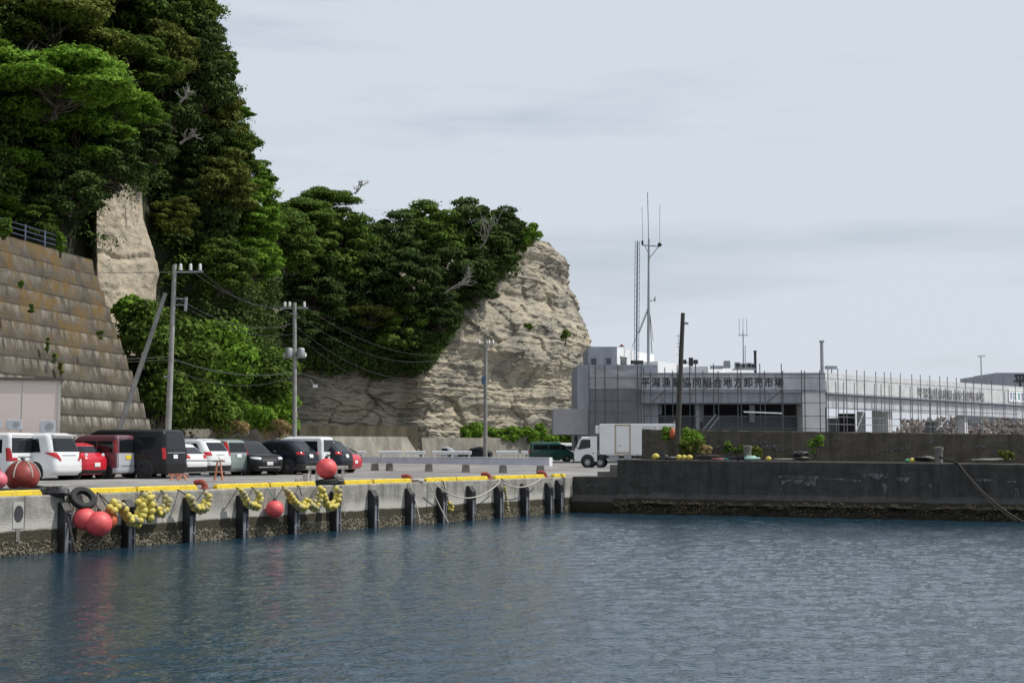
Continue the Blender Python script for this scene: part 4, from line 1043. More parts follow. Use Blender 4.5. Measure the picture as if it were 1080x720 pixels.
# trestle table behind the red buoy
t = empty('trestle_table', gz(345, 55.5), R(8), label='weathered white trestle bench behind the red buoy on the quay', cat='trestle')
mw = M('weathered_white', (.50,.47,.43), .8, var=.3, scale=6)
mb = MB(); mb.box((0,0,.56), (1.62,.5,.12)); mb.build('top', mw, t, bevel=.01)
for x in (-.66,-.38,.36,.62):
    mb = MB(); mb.box((x,0,.25), (.11,.42,.5)); mb.build('leg', mw, t)
t = empty('concrete_scrap', gz(320, 54.5), 0, label='small pile of pale concrete pieces left of the trestle bench', cat='rubble')
mb = MB(); mb.box((-.15,0,.08), (.3,.25,.16), .3); mb.build('piece', mw, t, bevel=.01)
mb = MB(); mb.box((.1,.1,.17), (.22,.2,.34), -.2); mb.build('piece', mw, t, bevel=.01)
# painted line on the asphalt
mb = MB(); a, b = gz(384, 92, .006), gz(560, 112, .006)
mb.add([a, b, b+Vector((0,.35,0)), a+Vector((0,.35,0))], [(0,1,2,3)]); o = mb.build('road_marking', m_guard); tag(o, kind='structure')

# low concrete walls at the foot of the cliff
def conc_wall(pts, top, batter, thick, lb, mat=m_conc, slant=0):
    o0 = Vector((pts[0][0], pts[0][1], QZ)); t = MB()
    P = [Vector((x, y, 0)) for x, y in pts]; vs = []; n = len(P); sub = []
    for i in range(n-1):
        for k in range(8): sub.append(P[i].lerp(P[i+1], k/8))
    sub.append(P[-1]); n = len(sub)
    d = (P[-1]-P[0]).normalized(); nn = Vector((d.y, -d.x, 0))
    for i, q in enumerate(sub):
        sl_ = slant if i == n-1 else 0
        j = .03*noise.noise(q*.6)
        vs += [q+Vector((0,0,-.3)), q-nn*batter-d*sl_+Vector((0,0,top-QZ+j)), q-nn*(batter+thick)-d*sl_+Vector((0,0,top-QZ+j)), q-nn*(batter+thick+.3)+Vector((0,0,-.3))]
    vs = [Vector((v.x-o0.x, v.y-o0.y, v.z)) for v in vs]
    t.add(vs, [(i*4+j, i*4+4+j, i*4+5+j, i*4+j+1) for i in range(n-1) for j in range(3)]+[(0,1,2,3), tuple((n-1)*4+k for k in (3,2,1,0))])
    o = t.build('concrete_wall', mat, loc=o0); tag(o, lb, 'concrete wall', 'low concrete walls at the cliff foot')
def gp(px, d): return (kx(px)*d, d)
m_cw = M('concrete_wall', (.30,.28,.235), .9, var=.3, scale=.9, bump=.4, bscale=6, stretch=(1,1,.35))
conc_wall([gp(150,110), gp(309,118)], 4.5, .7, .4, 'grey concrete wall behind the parked cars below the dry grass', m_cw)
conc_wall([gp(307,150), gp(447,163)], 4.25, 1.1, .4, 'sloping pale concrete wall in front of the shaded cliff', m_cw, slant=1.6)
conc_wall([gp(447,166), gp(592,176)], 4.2, .6, .4, 'grey concrete wall below the bushes at the cliff foot, right of the gap', m_cw)
conc_wall([gp(316,166), gp(441,172)], 5.6, .2, .4, 'brown stained retaining strip behind the pale sloping wall at the cliff foot', M('stained_concrete', (.15,.13,.085), .9, var=.35, scale=.8, bump=.4, stretch=(1,1,.3)))

# ------------------------------------------------------------------ terraced retaining wall
RT = Vector((.17, .985, 0)).normalized(); RN = Vector((RT.y, -RT.x, 0))
RB = Vector((-24.4, 100, 0))          # foot of the far end
def retaining():
    t = empty('retaining_wall', RB+Vector((0,0,QZ)), label='tall sloping terraced retaining wall with lime streaks and orange lichen, at the left', cat='retaining wall')
    m, nt, p, n, l = new_mat('retaining_concrete')
    uv = n.new('ShaderNodeUVMap'); sep = n.new('ShaderNodeSeparateXYZ'); l.new(uv.outputs[0], sep.inputs[0])
    def mt(op, a, b=None, c=None, clamp=False):
        x = n.new('ShaderNodeMath'); x.operation = op; x.use_clamp = clamp
        for i, q in enumerate((a, b, c)):
            if q is None: continue
            if isinstance(q, (int, float)): x.inputs[i].default_value = q
            else: l.new(q, x.inputs[i])
        return x.outputs[0]
    def nzz(scale, st, det=5, ro=.65):
        mpp = n.new('ShaderNodeMapping'); mpp.inputs['Scale'].default_value = st; l.new(uv.outputs[0], mpp.inputs[0])
        a = n.new('ShaderNodeTexNoise'); a.inputs['Scale'].default_value = scale; a.inputs['Detail'].default_value = det; a.inputs['Roughness'].default_value = ro
        l.new(mpp.outputs[0], a.inputs[0]); return a.outputs['Fac']
    def mr(v, a, b):
        x = n.new('ShaderNodeMapRange'); x.inputs[1].default_value = a; x.inputs[2].default_value = b; l.new(v, x.inputs[0]); return x.outputs[0]
    def mix(f, a, b):
        x = n.new('ShaderNodeMix'); x.data_type = 'RGBA'; l.new(f, x.inputs[0])
        for i, q in ((6, a), (7, b)):
            if isinstance(q, tuple): x.inputs[i].default_value = (*q, 1)
            else: l.new(q, x.inputs[i])
        return x.outputs[2]
    U, V = sep.outputs[0], sep.outputs[1]          # U metres from the far end, V course number
    base = mix(mr(nzz(.5,(1,1.2,1)), .35, .65), (.068,.058,.045), (.125,.112,.090))
    base = mix(mt('MULTIPLY', mr(nzz(5,(1,1,1)), .5, .75), .5), base, (.07,.065,.055))
    f = mt('FRACT', V)
    st = mr(nzz(1.5,(1,.28,1),6,.75), .44, .60)
    fade = mr(mt('ADD', f, mt('MULTIPLY', nzz(2.2,(1,.2,1)), .8)), .72, 1.25)
    low = mr(V, 11.5, 3.0)
    lm = mt('MULTIPLY', mt('MULTIPLY', st, fade), mt('MULTIPLY_ADD', low, .7, .3), clamp=True)
    base = mix(lm, base, (.36,.335,.29))
    jn = mt('MAXIMUM', mr(f, .90, .97), mr(f, .085, .01))
    base = mix(mt('MULTIPLY', jn, .88), base, (.03,.028,.025))
    vj = mt('LESS_THAN', mt('FRACT', mt('ADD', mt('DIVIDE', U, 1.9), mt('MULTIPLY', mt('FLOOR', V), .5))), .018)
    base = mix(mt('MULTIPLY', vj, .45), base, (.035,.032,.028))
    # orange lichen towards the upper far corner
    li = mt('MULTIPLY', mr(nzz(.45,(1,1.3,1),8,.72), .47, .60), mt('MULTIPLY', mr(V, 4.5, 8.5), mr(U, 24, 9)), clamp=True)
    base = mix(mt('MULTIPLY', li, .78), base, (.15,.092,.024))
    # brown stain on the near lower part, with a slanted border
    bd = mt('ADD', U, mt('ADD', mt('MULTIPLY', V, 1.1), mt('MULTIPLY', nzz(.6,(1,1,1)), 1.5)))
    stn = mt('MULTIPLY', mr(bd, 26.2, 26.8), mr(V, 8.6, 7.9))
    base = mix(mt('MULTIPLY', stn, .85), base, (.075,.06,.043))
    l.new(base, p.inputs['Base Color']); p.inputs['Roughness'].default_value = .95; p.inputs['Specular IOR Level'].default_value = .2
    bp = n.new('ShaderNodeBump'); bp.inputs['Strength'].default_value = .7; bp.inputs['Distance'].default_value = .06
    l.new(nzz(4,(1,1,1)), bp.inputs['Height']); l.new(bp.outputs[0], p.inputs['Normal'])
    NC = 13; H = 14.75; BAT = 5.9
    vs, uvs, fs = [], [], []; L = 46; N = 130; sec = []
    for c in range(NC):
        z0 = H*c/NC; z1 = H*(c+1)/NC; o0 = -BAT*c/NC; o1 = -BAT*(c+1)/NC
        sec += [(o0+.0, z0, c+.001), (o1+.22, z1-.05, c+.97), (o1+.20, z1, c+.999)]
    sec += [(-BAT-.3, H, 13), (-BAT-.9, H, 13), (-BAT-.9, H-2, 13)]
    m_ = len(sec)
    for i in range(N+1):
        s = L*i/N
        for o_, z, v in sec:
            j = .05*noise.noise(Vector((s*.8, z*.9, 2)))
            q = -RT*s+RN*(o_+j); vs.append((q.x, q.y, z)); uvs.append((s, v))
    for i in range(N):
        for j in range(m_-1):
            a = i*m_+j; fs.append((a, a+m_, a+m_+1, a+1))
    fs.append(tuple(range(m_))); 
    uv_mesh('wall_face', vs, fs, uvs, m, t)
    sd = MB()
    sd.add([(0,0,-.3), tuple(-RN*8+Vector((0,0,-.3))), tuple(-RN*8+Vector((0,0,H-.05))), tuple(-RN*(BAT)+Vector((0,0,H-.02)))], [(0,1,2,3)])
    o = sd.build('end_side', m_conc_d, t)
    return H, BAT
RH, RBAT = retaining()
# railing along its top
t = empty('railing', RB-RT*18-RN*(RBAT+.4)+Vector((0,0,QZ+RH)), label='blue grey post and rail fence on top of the retaining wall at the left', cat='railing')
for k in range(9):
    q = RT*(k*2.6-6); mb = MB(); mb.tube([q, q+Vector((0,0,1.25))], .07, 8); mb.build('post', M('rail_blue', (.10,.13,.19), .5) if k == 0 else bpy.data.materials['rail_blue'], t)
for z in (.45,.8,1.15):
    mb = MB(); mb.tube([RT*-6+Vector((0,0,z)), RT*14.8+Vector((0,0,z))], .03, 6); mb.build('rail', bpy.data.materials['rail_blue'], t)

# beige building in front of the wall
def beige():
    a = gp(62.5, 74.5); t = empty('beige_building', (a[0], a[1], QZ), R(19), label='beige sided two storey building with a thin dark eave, cut off by the left edge', cat='building')
    m, nt, p, n, l = new_mat('beige_siding')
    tx = n.new('ShaderNodeTexCoord'); sp = n.new('ShaderNodeSeparateXYZ'); l.new(tx.outputs['Object'], sp.inputs[0])
    w = n.new('ShaderNodeMath'); w.operation = 'FRACT'; ml = n.new('ShaderNodeMath'); ml.operation = 'MULTIPLY'; ml.inputs[1].default_value = 3.2
    l.new(sp.outputs[2], ml.inputs[0]); l.new(ml.outputs[0], w.inputs[0])
    bp = n.new('ShaderNodeBump'); bp.inputs['Distance'].default_value = .03; bp.inputs['Strength'].default_value = .6; l.new(w.outputs[0], bp.inputs['Height']); l.new(bp.outputs[0], p.inputs['Normal'])
    p.inputs['Base Color'].default_value = (.74,.64,.59,1); p.inputs['Roughness'].default_value = .6
    W, D, H = 9.0, 9.0, at(62, 401.5, 74.5).z-QZ
    mb = MB(); mb.box((-W/2, D/2, H/2), (W, D, H)); mb.build('wall', m, t)
    mb = MB(); mb.box((-W/2, D/2, H+.07), (W+.3, D+.3, .14)); mb.build('roof_edge', M('roof_brown', (.10,.08,.07), .6), t)
    mb = MB(); mb.box((-.06,-.02,H/2), (.14,.05,H)); mb.build('corner_trim', m_conc_l, t)
    mb = MB(); mb.box((-1.9,-.008,H/2), (.03,.016,H)); mb.build('wall_joint', m_steel, t)
    for i, (x0, x1, y0, y1) in enumerate(((44.5,60,443.5,456),(13.5,29,443,453),(-3,10,442.5,452))):
        c = at((x0+x1)/2, (y0+y1)/2, 73.8); wd = (x1-x0)/FPX*74; hh = (y1-y0)/FPX*74
        u = empty('air_conditioner', (c.x, c.y-(60-(x0+x1)/2)*.0175-.2, c.z-hh/2), R(19), label='pale blue air conditioner on the beige wall, '+('right one with a visible fan' , 'middle one', 'left one at the picture edge')[i], cat='air conditioner', group='air conditioner units on the beige wall')
        mb = MB(); mb.box((0,0,hh/2), (wd,.34,hh)); mb.build('casing', M('unit_pale_blue', (.52,.57,.63), .5) if i == 0 else bpy.data.materials['unit_pale_blue'], u, bevel=.02)
        mb = MB(); mb.lathe([(hh*.30,0),(hh*.28,.02)], 20, (wd*.15,-.19,hh*.5), 'Y'); mb.build('fan_grille', m_steel, u)
        mb = MB(); mb.bar((-wd*.35,.1,-.02),(-wd*.35,.1,hh*.02),.05,.05); mb.bar((-wd*.35,-.17,-.03),(-wd*.35,.4,-.03),.05,.05); mb.bar((wd*.35,-.17,-.03),(wd*.35,.4,-.03),.05,.05); mb.build('bracket', m_steel, u)
beige()

# ------------------------------------------------------------------ hills and cliff
def rockmat(name, light, dark, band):
    m, nt, p, n, l = new_mat(name)
    t = n.new('ShaderNodeTexCoord')
    def nzz(scale, st=(1,1,1), det=6, ro=.65):
        mpp = n.new('ShaderNodeMapping'); mpp.inputs['Scale'].default_value = st; mpp.inputs['Rotation'].default_value = (R(4), R(7), 0); l.new(t.outputs['Object'], mpp.inputs[0])
        a = n.new('ShaderNodeTexNoise'); a.inputs['Scale'].default_value = scale; a.inputs['Detail'].default_value = det; a.inputs['Roughness'].default_value = ro
        l.new(mpp.outputs[0], a.inputs[0]); return a.outputs['Fac']
    def ramp(f, pts):
        r = n.new('ShaderNodeValToRGB'); e = r.color_ramp.elements
        e[0].position, e[0].color = pts[0][0], (*pts[0][1], 1); e[1].position, e[1].color = pts[-1][0], (*pts[-1][1], 1)
        for q in pts[1:-1]: k = e.new(q[0]); k.color = (*q[1], 1)
        l.new(f, r.inputs[0]); return r.outputs[0]
    def mix(f, a, b, mode='MIX', k=1):
        x = n.new('ShaderNodeMix'); x.data_type = 'RGBA'; x.blend_type = mode
        if isinstance(f, (int, float)): x.inputs[0].default_value = f
        else: l.new(f, x.inputs[0])
        for i, q in ((6, a), (7, b)):
            if isinstance(q, tuple): x.inputs[i].default_value = (*q, 1)
            else: l.new(q, x.inputs[i])
        return x.outputs[2]
    c = ramp(nzz(.17,(1,1,1.6),7,.7), [(.40, dark), (.56, light)])
    g = ramp(nzz(.9,(1,1,3.5)), [(.36,(.58,.58,.58)), (.5,(1,1,1)), (.7,(1.12,1.1,1.05))])
    c = mix(.8, c, g, 'MULTIPLY')
    g = ramp(nzz(.5,(1,1,11),5,.7), [(.38,(.60,.59,.57)), (.48,(1,1,1)), (.7,(1.08,1.06,1.02))])
    c = mix(.7, c, g, 'MULTIPLY')
    o = ramp(nzz(.22,(1,1,1.4)), [(.60,(0,0,0)), (.72,(1,1,1))])
    x = n.new('ShaderNodeRGBToBW'); l.new(o, x.inputs[0]); mm = n.new('ShaderNodeMath'); mm.operation = 'MULTIPLY'; mm.inputs[1].default_value = .45; l.new(x.outputs[0], mm.inputs[0])
    c = mix(mm.outputs[0], c, band)
    f = ramp(nzz(4,(1,1,1),4), [(.3,(.75,.75,.75)), (.6,(1.05,1.05,1.05))])
    c = mix(.7, c, f, 'MULTIPLY')
    l.new(c, p.inputs['Base Color']); p.inputs['Roughness'].default_value = .95; p.inputs['Specular IOR Level'].default_value = .15
    ad = n.new('ShaderNodeMath'); ad.operation = 'ADD'; l.new(nzz(1.3,(1,1,3)), ad.inputs[0]); l.new(nzz(5,(1,1,1.6)), ad.inputs[1])
    bp = n.new('ShaderNodeBump'); bp.inputs['Strength'].default_value = .6; bp.inputs['Distance'].default_value = .16
    l.new(ad.outputs[0], bp.inputs['Height']); l.new(bp.outputs[0], p.inputs['Normal'])
    return m
m_rock = rockmat('sandstone', (.45,.405,.32), (.25,.236,.205), (.43,.33,.21))
m_rock2 = rockmat('pale_sandstone', (.50,.44,.34), (.38,.34,.27), (.48,.36,.22))
def spline(pts, n):
    """Catmull-Rom through tuples"""
    P = [np.array(p, float) for p in pts]; P = [2*P[0]-P[1]]+P+[2*P[-1]-P[-2]]
    out = []; m = len(P)-3
    for i in range(n+1):
        q = i/n*m; k = min(int(q), m-1); t = q-k
        a, b, c, d = P[k:k+4]
        out.append(.5*((2*b)+(-a+c)*t+(2*a-5*b+4*c-d)*t*t+(-a+3*b-3*c+d)*t**3))
    return out
def ridged(p, oct=4):
    v = 0; a = 1; s = 0
    for _ in range(oct):
        v += a*(1-abs(noise.noise(p))*2); s += a; a *= .5; p = p*2.03+Vector((3.1,1.7,.9))
    return v/s
# headland: columns carry (X, Y, top height)
HC = [(-36,166,14),(-29,170,14.5),(-20,175,15),(-14.5,178.5,14.5),(-11,178,17),(-6.5,183,21.5),(-1,188.5,28.2),(3.4,192.5,32.0),(7.8,198,32.2),(10.6,204,30.5),(11.2,211,28),(7,221,26),(-4,227,24),(-20,230,22)]
HN = 430; hv = 190
hcol = spline(HC, HN)
def head_pt(i, z):
    """cliff surface point before noise"""
    pass
def headland():
    vs = []; fs = []
    pts = [Vector((c[0], c[1], 0)) for c in hcol]
    for i in range(HN+1):
        a, b = pts[max(i-1,0)], pts[min(i+1,HN)]; t = (b-a).normalized(); nn = Vector((t.y, -t.x, 0))
        u = i/HN; right = max(0, min(1, (u-.28)/.2))
        zt = hcol[i][2]+.9*noise.noise(Vector((i*.06,3,0)))
        for j in range(hv+1):
            f = j/hv; z = QZ-.6+(zt-QZ+.6)*f
            prof = right*(1.5*math.exp(-((z-17)/6)**2)-2.3*max(0,min(1,(z-17.5)/6))-.15*math.sin(z*.55)*(z > 20)-.3)+(1-right)*(-1.8*f**2*0+ .9*math.sin(f*2.6))
            p = pts[i]+nn*prof+Vector((0,0,z))
            # bedding ledges, joints, big lumps
            zz = z+.7*noise.noise(Vector((p.x*.06, p.y*.06, 7)))+p.x*.06
            led = .28*(1-abs(2*((zz*.42) % 1)-1))**3*-1+.35*noise.noise(Vector((0, zz*1.15, 2)))
            big = .8*noise.noise(Vector((p.x*.07, p.y*.07, z*.09)))+.35*noise.noise(Vector((p.x*.2, p.y*.2, z*.3)))+.5*math.tanh(3*noise.noise(Vector((p.x*.06, p.y*.06, zz*.28))))
            wx = .9*noise.noise(Vector((p.x*.3, z*.3, 5)))
            sx = (p.x*.8+p.y*.6)
            d1_, _p = noise.voronoi(Vector(((sx+z*.55+wx)*.13, (zz-sx*.35+wx)*.19, .5)))
            d2_, _p2 = noise.voronoi(Vector(((sx-z*.2+wx)*.36, (zz+wx*.5)*.62, 4.5)))
            slab = .42*(noise.cell(Vector((_p[0].x*3.1, _p[0].y*3.7, 1)))-.5); crk = -.12*math.exp(-((d1_[1]-d1_[0])/.07)**2)
            slab2 = .26*(noise.cell(Vector((_p2[0].x*5.1, _p2[0].y*4.3, 2)))-.5); crk2 = -.14*math.exp(-((d2_[1]-d2_[0])/.09)**2)
            l1 = noise.noise(Vector((sx*.04, 3, zz*1.5))); l2 = noise.noise(Vector((sx*.06, 8, zz*3.6))); lay = .17*math.copysign(abs(l1)**.5, l1)+.10*math.copysign(abs(l2)**.5, l2)
            sm = .13*noise.fractal(Vector((p.x*.9, p.y*.9, z*1.9)), 1.0, 2.0, 4)
            k = min(1, f*6+.3)
            q = p+nn*((big+slab+crk+slab2+crk2)*k+lay+sm)
            q.z += .25*noise.noise(p*.5)*(1 if 0 < j < hv else 0)
            vs.append(q)
    for i in range(HN):
        for j in range(hv):
            a = i*(hv+1)+j; fs.append((a, a+hv+1, a+hv+2, a+1))
    # crest: run the top back inland, falling slightly
    top0 = len(vs); K = 14
    cen = Vector((-9, 203, 33))
    for i in range(HN+1):
        base = vs[i*(hv+1)+hv]
        for k in range(1, K+1):
            f = k/K; p = base.lerp(cen, f); p.z = base.z+(cen.z-base.z)*(f**.8)+.7*noise.noise(p*.25)*(1-f)
            vs.append(p)
    for i in range(HN):
        a0, b0 = i*(hv+1)+hv, (i+1)*(hv+1)+hv
        a1, b1 = top0+i*K, top0+(i+1)*K
        fs.append((a0, b0, b1, a1))
        for k in range(K-1): fs.append((a1+k, b1+k, b1+k+1, a1+k+1))
    me = bpy.data.meshes.new('cliff'); me.from_pydata([tuple(v) for v in vs], [], fs); me.materials.append(m_rock)
    me.polygons.foreach_set('use_smooth', [True]*len(me.polygons)); me.set_sharp_from_angle(angle=R(28))
    o = bpy.data.objects.new('cliff', me); COL.objects.link(o); tag(o, kind='structure')
    return vs
hvs = headland()
# wooded hills as terrain sheets
def loft_hill(name, curve, ztop, back, rows=40, n=120, z0=QZ, amp=1.2, bul=0):
    c = spline(curve, n); vs = []; fs = []
    for i in range(n+1):
        a, b = Vector((*c[max(i-1,0)][:2],0)), Vector((*c[min(i+1,n)][:2],0)); t = (b-a).normalized(); nn = Vector((t.y,-t.x,0)); P = Vector((c[i][0], c[i][1], 0))
        for j in range(rows+1):
            f = j/rows; zt = ztop(i/n)
            if f <= .7:
                g = f/.7; z = z0+(zt-z0)*g; off = -back*(g**1.6)+bul*math.sin(g*math.pi)
            else:
                g = (f-.7)/.3; z = zt+3*math.sin(g*1.5); off = -back-22*g
            p = P+nn*off; p.z = z
            q = p+nn*amp*noise.noise(p*.12); q.z += amp*.6*noise.noise(p*.1+Vector((9,9,9))); vs.append(q)
    for i in range(n):
        for j in range(rows):
            a = i*(rows+1)+j; fs.append((a, a+rows+1, a+rows+2, a+1))
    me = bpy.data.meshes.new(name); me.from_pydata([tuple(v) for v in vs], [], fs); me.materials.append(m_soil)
    me.polygons.foreach_set('use_smooth', [True]*len(me.polygons))
    o = bpy.data.objects.new(name, me); COL.objects.link(o); tag(o, kind='structure')
    return vs, n, rows
LHC = [(-44,40),(-38.5,66),(-35.3,86),(-32.4,101),(-30.0,110),(-27.8,120),(-25.2,134),(-25.5,144),(-31,153),(-42,158),(-60,160)]
lh = loft_hill('left_hill', LHC, lambda u: 52, 9, rows=60, n=160, amp=1.6, bul=.5)
bh = loft_hill('wooded_slope', [(-48,168),(-34,176),(-24,180),(-16,184),(-9,188),(-4,194),(0,200)], lambda u: 33-5*abs(u-.55), 16, rows=36, n=100, z0=12, amp=1.2)

# pale bare rock patch in the left hill
def rock_patch():
    rowsx = [(186,118,146),(198,104,150),(215,99,150),(232,98,151),(250,98,157),(262,98,162),(276,98,166),(288,98,168.5),(300,97,165),(320,98,164),(345,98,163),(375,98,163)]
    vs = []; fs = []; N, Mv = 70, 130
    for j in range(Mv+1):
        y = 186+(375-186)*j/Mv
        k = 0
        while k < len(rowsx)-2 and rowsx[k+1][0] < y: k += 1
        a, b = rowsx[k], rowsx[k+1]; q = (y-a[0])/(b[0]-a[0]); xl = a[1]+(b[1]-a[1])*q; xr = a[2]+(b[2]-a[2])*q
        for i in range(N+1):
            f = i/N; x = xl+(xr-xl)*f
            d = 104+(x-98)/70*10-1.8*math.sin(min(1,f*1.05)*math.pi)**.6*(.6)+ (3.0*((f-.9)/.1)**2 if f > .9 else 0)+(2.0*((.08-f)/.08)**2 if f < .08 else 0)
            d += (y-300)*-.012
            p = at(x, y, d)
            zz = p.z+p.x*.1
            ds = .5*noise.noise(Vector((p.x*.3, p.z*.25, 1)))+.45*(ridged(Vector(((p.x+p.z*.5)*.45, (p.z-p.x*.8)*.16, 2)),3)-.5)+.22*noise.fractal(Vector((p.x*1.3, p.y, p.z*1.6)),1,2,4)
            led = .7*math.exp(-((p.z-at(x,271,d).z-.6*noise.noise(Vector((p.x*.8,0,0))))/.22)**2)
            vs.append(p+Vector((.3,-.95,0))*(ds-led*.8))
    for j in range(Mv):
        for i in range(N):
            a = j*(N+1)+i; fs.append((a, a+N+1, a+N+2, a+1))
    nb = len(vs); edge = [j*(N+1) for j in range(Mv+1)], [j*(N+1)+N for j in range(Mv+1)]
    for e in edge:
        st = len(vs)
        for i in e: vs.append(vs[i]+Vector((-2.5,5,0)))
        for k in range(Mv): fs.append((e[k], e[k+1], st+k+1, st+k))
    st = len(vs)
    for i in range(N+1): vs.append(vs[i]+Vector((-2.5,5,.5)))
    for i in range(N): fs.append((i, i+1, st+i+1, st+i))
    me = bpy.data.meshes.new('bare_rock'); me.from_pydata([tuple(v) for v in vs], [], fs); me.materials.append(m_rock2)
    me.polygons.foreach_set('use_smooth', [True]*len(me.polygons)); me.set_sharp_from_angle(angle=R(35))
    o = bpy.data.objects.new('bare_rock_face', me); COL.objects.link(o); tag(o, kind='structure')
rock_patch()

# ------------------------------------------------------------------ foliage
def leaf_mesh(name, lumps, size, mat, seed=0, up=.35, aspect=.55):
    """lumps: (cx,cy,cz, rx,ry,rz, n)"""
    g = np.random.default_rng(seed); V = []
    for (cx, cy, cz, rx, ry, rz, n) in lumps:
        n = int(n)
        d = g.normal(size=(n, 3)); d /= np.linalg.norm(d, axis=1)[:, None]
        flip = (d[:, 2] < 0) & (g.random(n) < .6); d[flip, 2] *= -1
        # ragged surface: radius wobbles with direction so the outline is uneven
        k = g.normal(size=(4, 3))*3.2; ph = g.random(4)*6.28
        wob = 1+.13*np.sin(d@k.T+ph).sum(1)/1.6
        rad = (1-.38*g.random(n)**1.8)*wob; rad = np.where(g.random(n) < .13, rad*(1+.35*g.random(n)), rad)
        pos = d*np.array([rx, ry, rz])*rad[:, None]+np.array([cx, cy, cz])
        nrm = d/np.array([rx, ry, rz]); nrm /= np.linalg.norm(nrm, axis=1)[:, None]
        nrm = nrm+g.normal(size=(n, 3))*.55+np.array([0, 0, up]); nrm /= np.linalg.norm(nrm, axis=1)[:, None]
        t = np.cross(nrm, g.normal(size=(n, 3))); t /= np.linalg.norm(t, axis=1)[:, None]; b = np.cross(nrm, t)
        s = (size*(.55+.8*g.random(n)))[:, None]
        q = np.stack([pos-t*s, pos-b*s*aspect+nrm*s*.15, pos+t*s, pos+b*s*aspect+nrm*s*.15], 1)
        V.append(q.reshape(-1, 3))
    V = np.concatenate(V); n = len(V)//4
    me = bpy.data.meshes.new(name)
    me.vertices.add(len(V)); me.vertices.foreach_set('co', V.ravel())
    me.loops.add(len(V)); me.loops.foreach_set('vertex_index', np.arange(len(V)))
    me.polygons.add(n); me.polygons.foreach_set('loop_start', np.arange(n)*4); me.polygons.foreach_set('loop_total', np.full(n, 4))
    me.materials.append(mat); me.update(); me.validate()
    return me
CROWNS = {}
def crown_variant(style, matname, k):
    key = (style, matname, k)
    if key in CROWNS: return CROWNS[key]
    rr = random.Random(hash((style, k)) % 1000 if False else (k*17+len(style)*5)); lumps = []; limbs = []
    if style == 'layered':       # umbrella pads, wide and flat, unit crown radius 1 scaled by 4 m
        n = 15
        for i in range(n):
            A = i*2.399+rr.random()*.5; q = math.sqrt((i+.5)/n)
            x, y = 3.0*q*math.cos(A), 3.0*q*math.sin(A)
            z = 1.35*(1-q*q)+rr.uniform(-.55,.45)-(.2 if q > .8 else 0)
            rx = rr.uniform(.95,1.45); lumps.append((x, y, z, rx*1.1, rx*rr.uniform(.9,1.2), rr.uniform(.42,.66), 1500)); limbs.append((x*.9, y*.9, z-.2))
        for i in range(4):
            A = rr.random()*6.28; x, y = 1.8*math.cos(A), 1.8*math.sin(A); z = -rr.uniform(.9,1.7)
            lumps.append((x, y, z, 1.2, 1.2, .5, 800)); limbs.append((x*.9, y*.9, z-.1))
    else:                        # rounded evergreen made of many clumps
        n = 30
        for i in range(n):
            z = 1-2*(i+.5)/n; A = i*2.399+rr.random()*.6; q = math.sqrt(1-z*z)
            s = rr.uniform(.6,1.15); x, y, zz = 2.35*q*math.cos(A)*s, 2.35*q*math.sin(A)*s, 2.5*z*s
            if z < -.75: continue
            r_ = rr.uniform(.5,1.15); lumps.append((x, y, zz, r_*1.15, r_*1.15, r_*rr.uniform(.4,.7), 640)); limbs.append((x*.75, y*.75, zz-.2))
    mat = bpy.data.materials[matname]
    me = leaf_mesh('crown', lumps, .125 if style == 'layered' else .15, mat, seed=k*7+3)
    tr = MB(); H0 = -6.0
    tr.tube([(0,.6,-2.2),(.1,.25,-1.8),(-.05,.1,-1.3),(.05,0,.3)], [.13,.12,.10,.05], 8)
    lb = MB()
    for (x, y, z) in limbs:
        a = Vector((.0,0,max(-2.6, min(-.3, z*.5-1.2)))); b = Vector((x, y, z)); m_ = a.lerp(b,.5)+Vector((rr.uniform(-.3,.3), rr.uniform(-.3,.3), -.25))
        lb.tube([a, m_, b], [.08,.05,.02], 5)
    o1 = tr.build('trunk', m_trunk, smooth=True); o2 = lb.build('limbs', m_trunk, smooth=True)
    COL.objects.unlink(o1); COL.objects.unlink(o2)
    CROWNS[key] = (me, o1.data, o2.data); return CROWNS[key]
def tree(px, py, d, rpx, style, mat, label, name=None, sz=.8, group='trees on the wooded hillside', k=None):
    if px < 70 and py < 100: d -= 5
    c = at(px, py, d); r = rpx*1.12*d/FPX; unit = 4.1 if style == 'layered' else 3.2
    k = random.randint(0, 2) if k is None else k
    me, t1, t2 = crown_variant(style, mat, k)
    s = r/unit; nm = name or ('broadleaf_tree' if style == 'layered' else 'evergreen_tree')
    t = empty(nm, c, random.random()*6.28, label=label, cat='tree', group=group)
    t.scale = (s, s, s*random.uniform(.9,1.1)*sz/.8)
    t.rotation_euler = (random.uniform(-.08,.08), random.uniform(-.08,.08), random.random()*6.28)
    for n_, m_ in (('crown', me), ('trunk', t1), ('limbs', t2)):
        o = bpy.data.objects.new(n_, m_); COL.objects.link(o); o.parent = t
    return t
LY, RD = 'layered', 'round'
BR, MI, DK, OL, YE = 'leaf_bright', 'leaf_mid', 'leaf_dark', 'leaf_olive', 'leaf_yellowish'
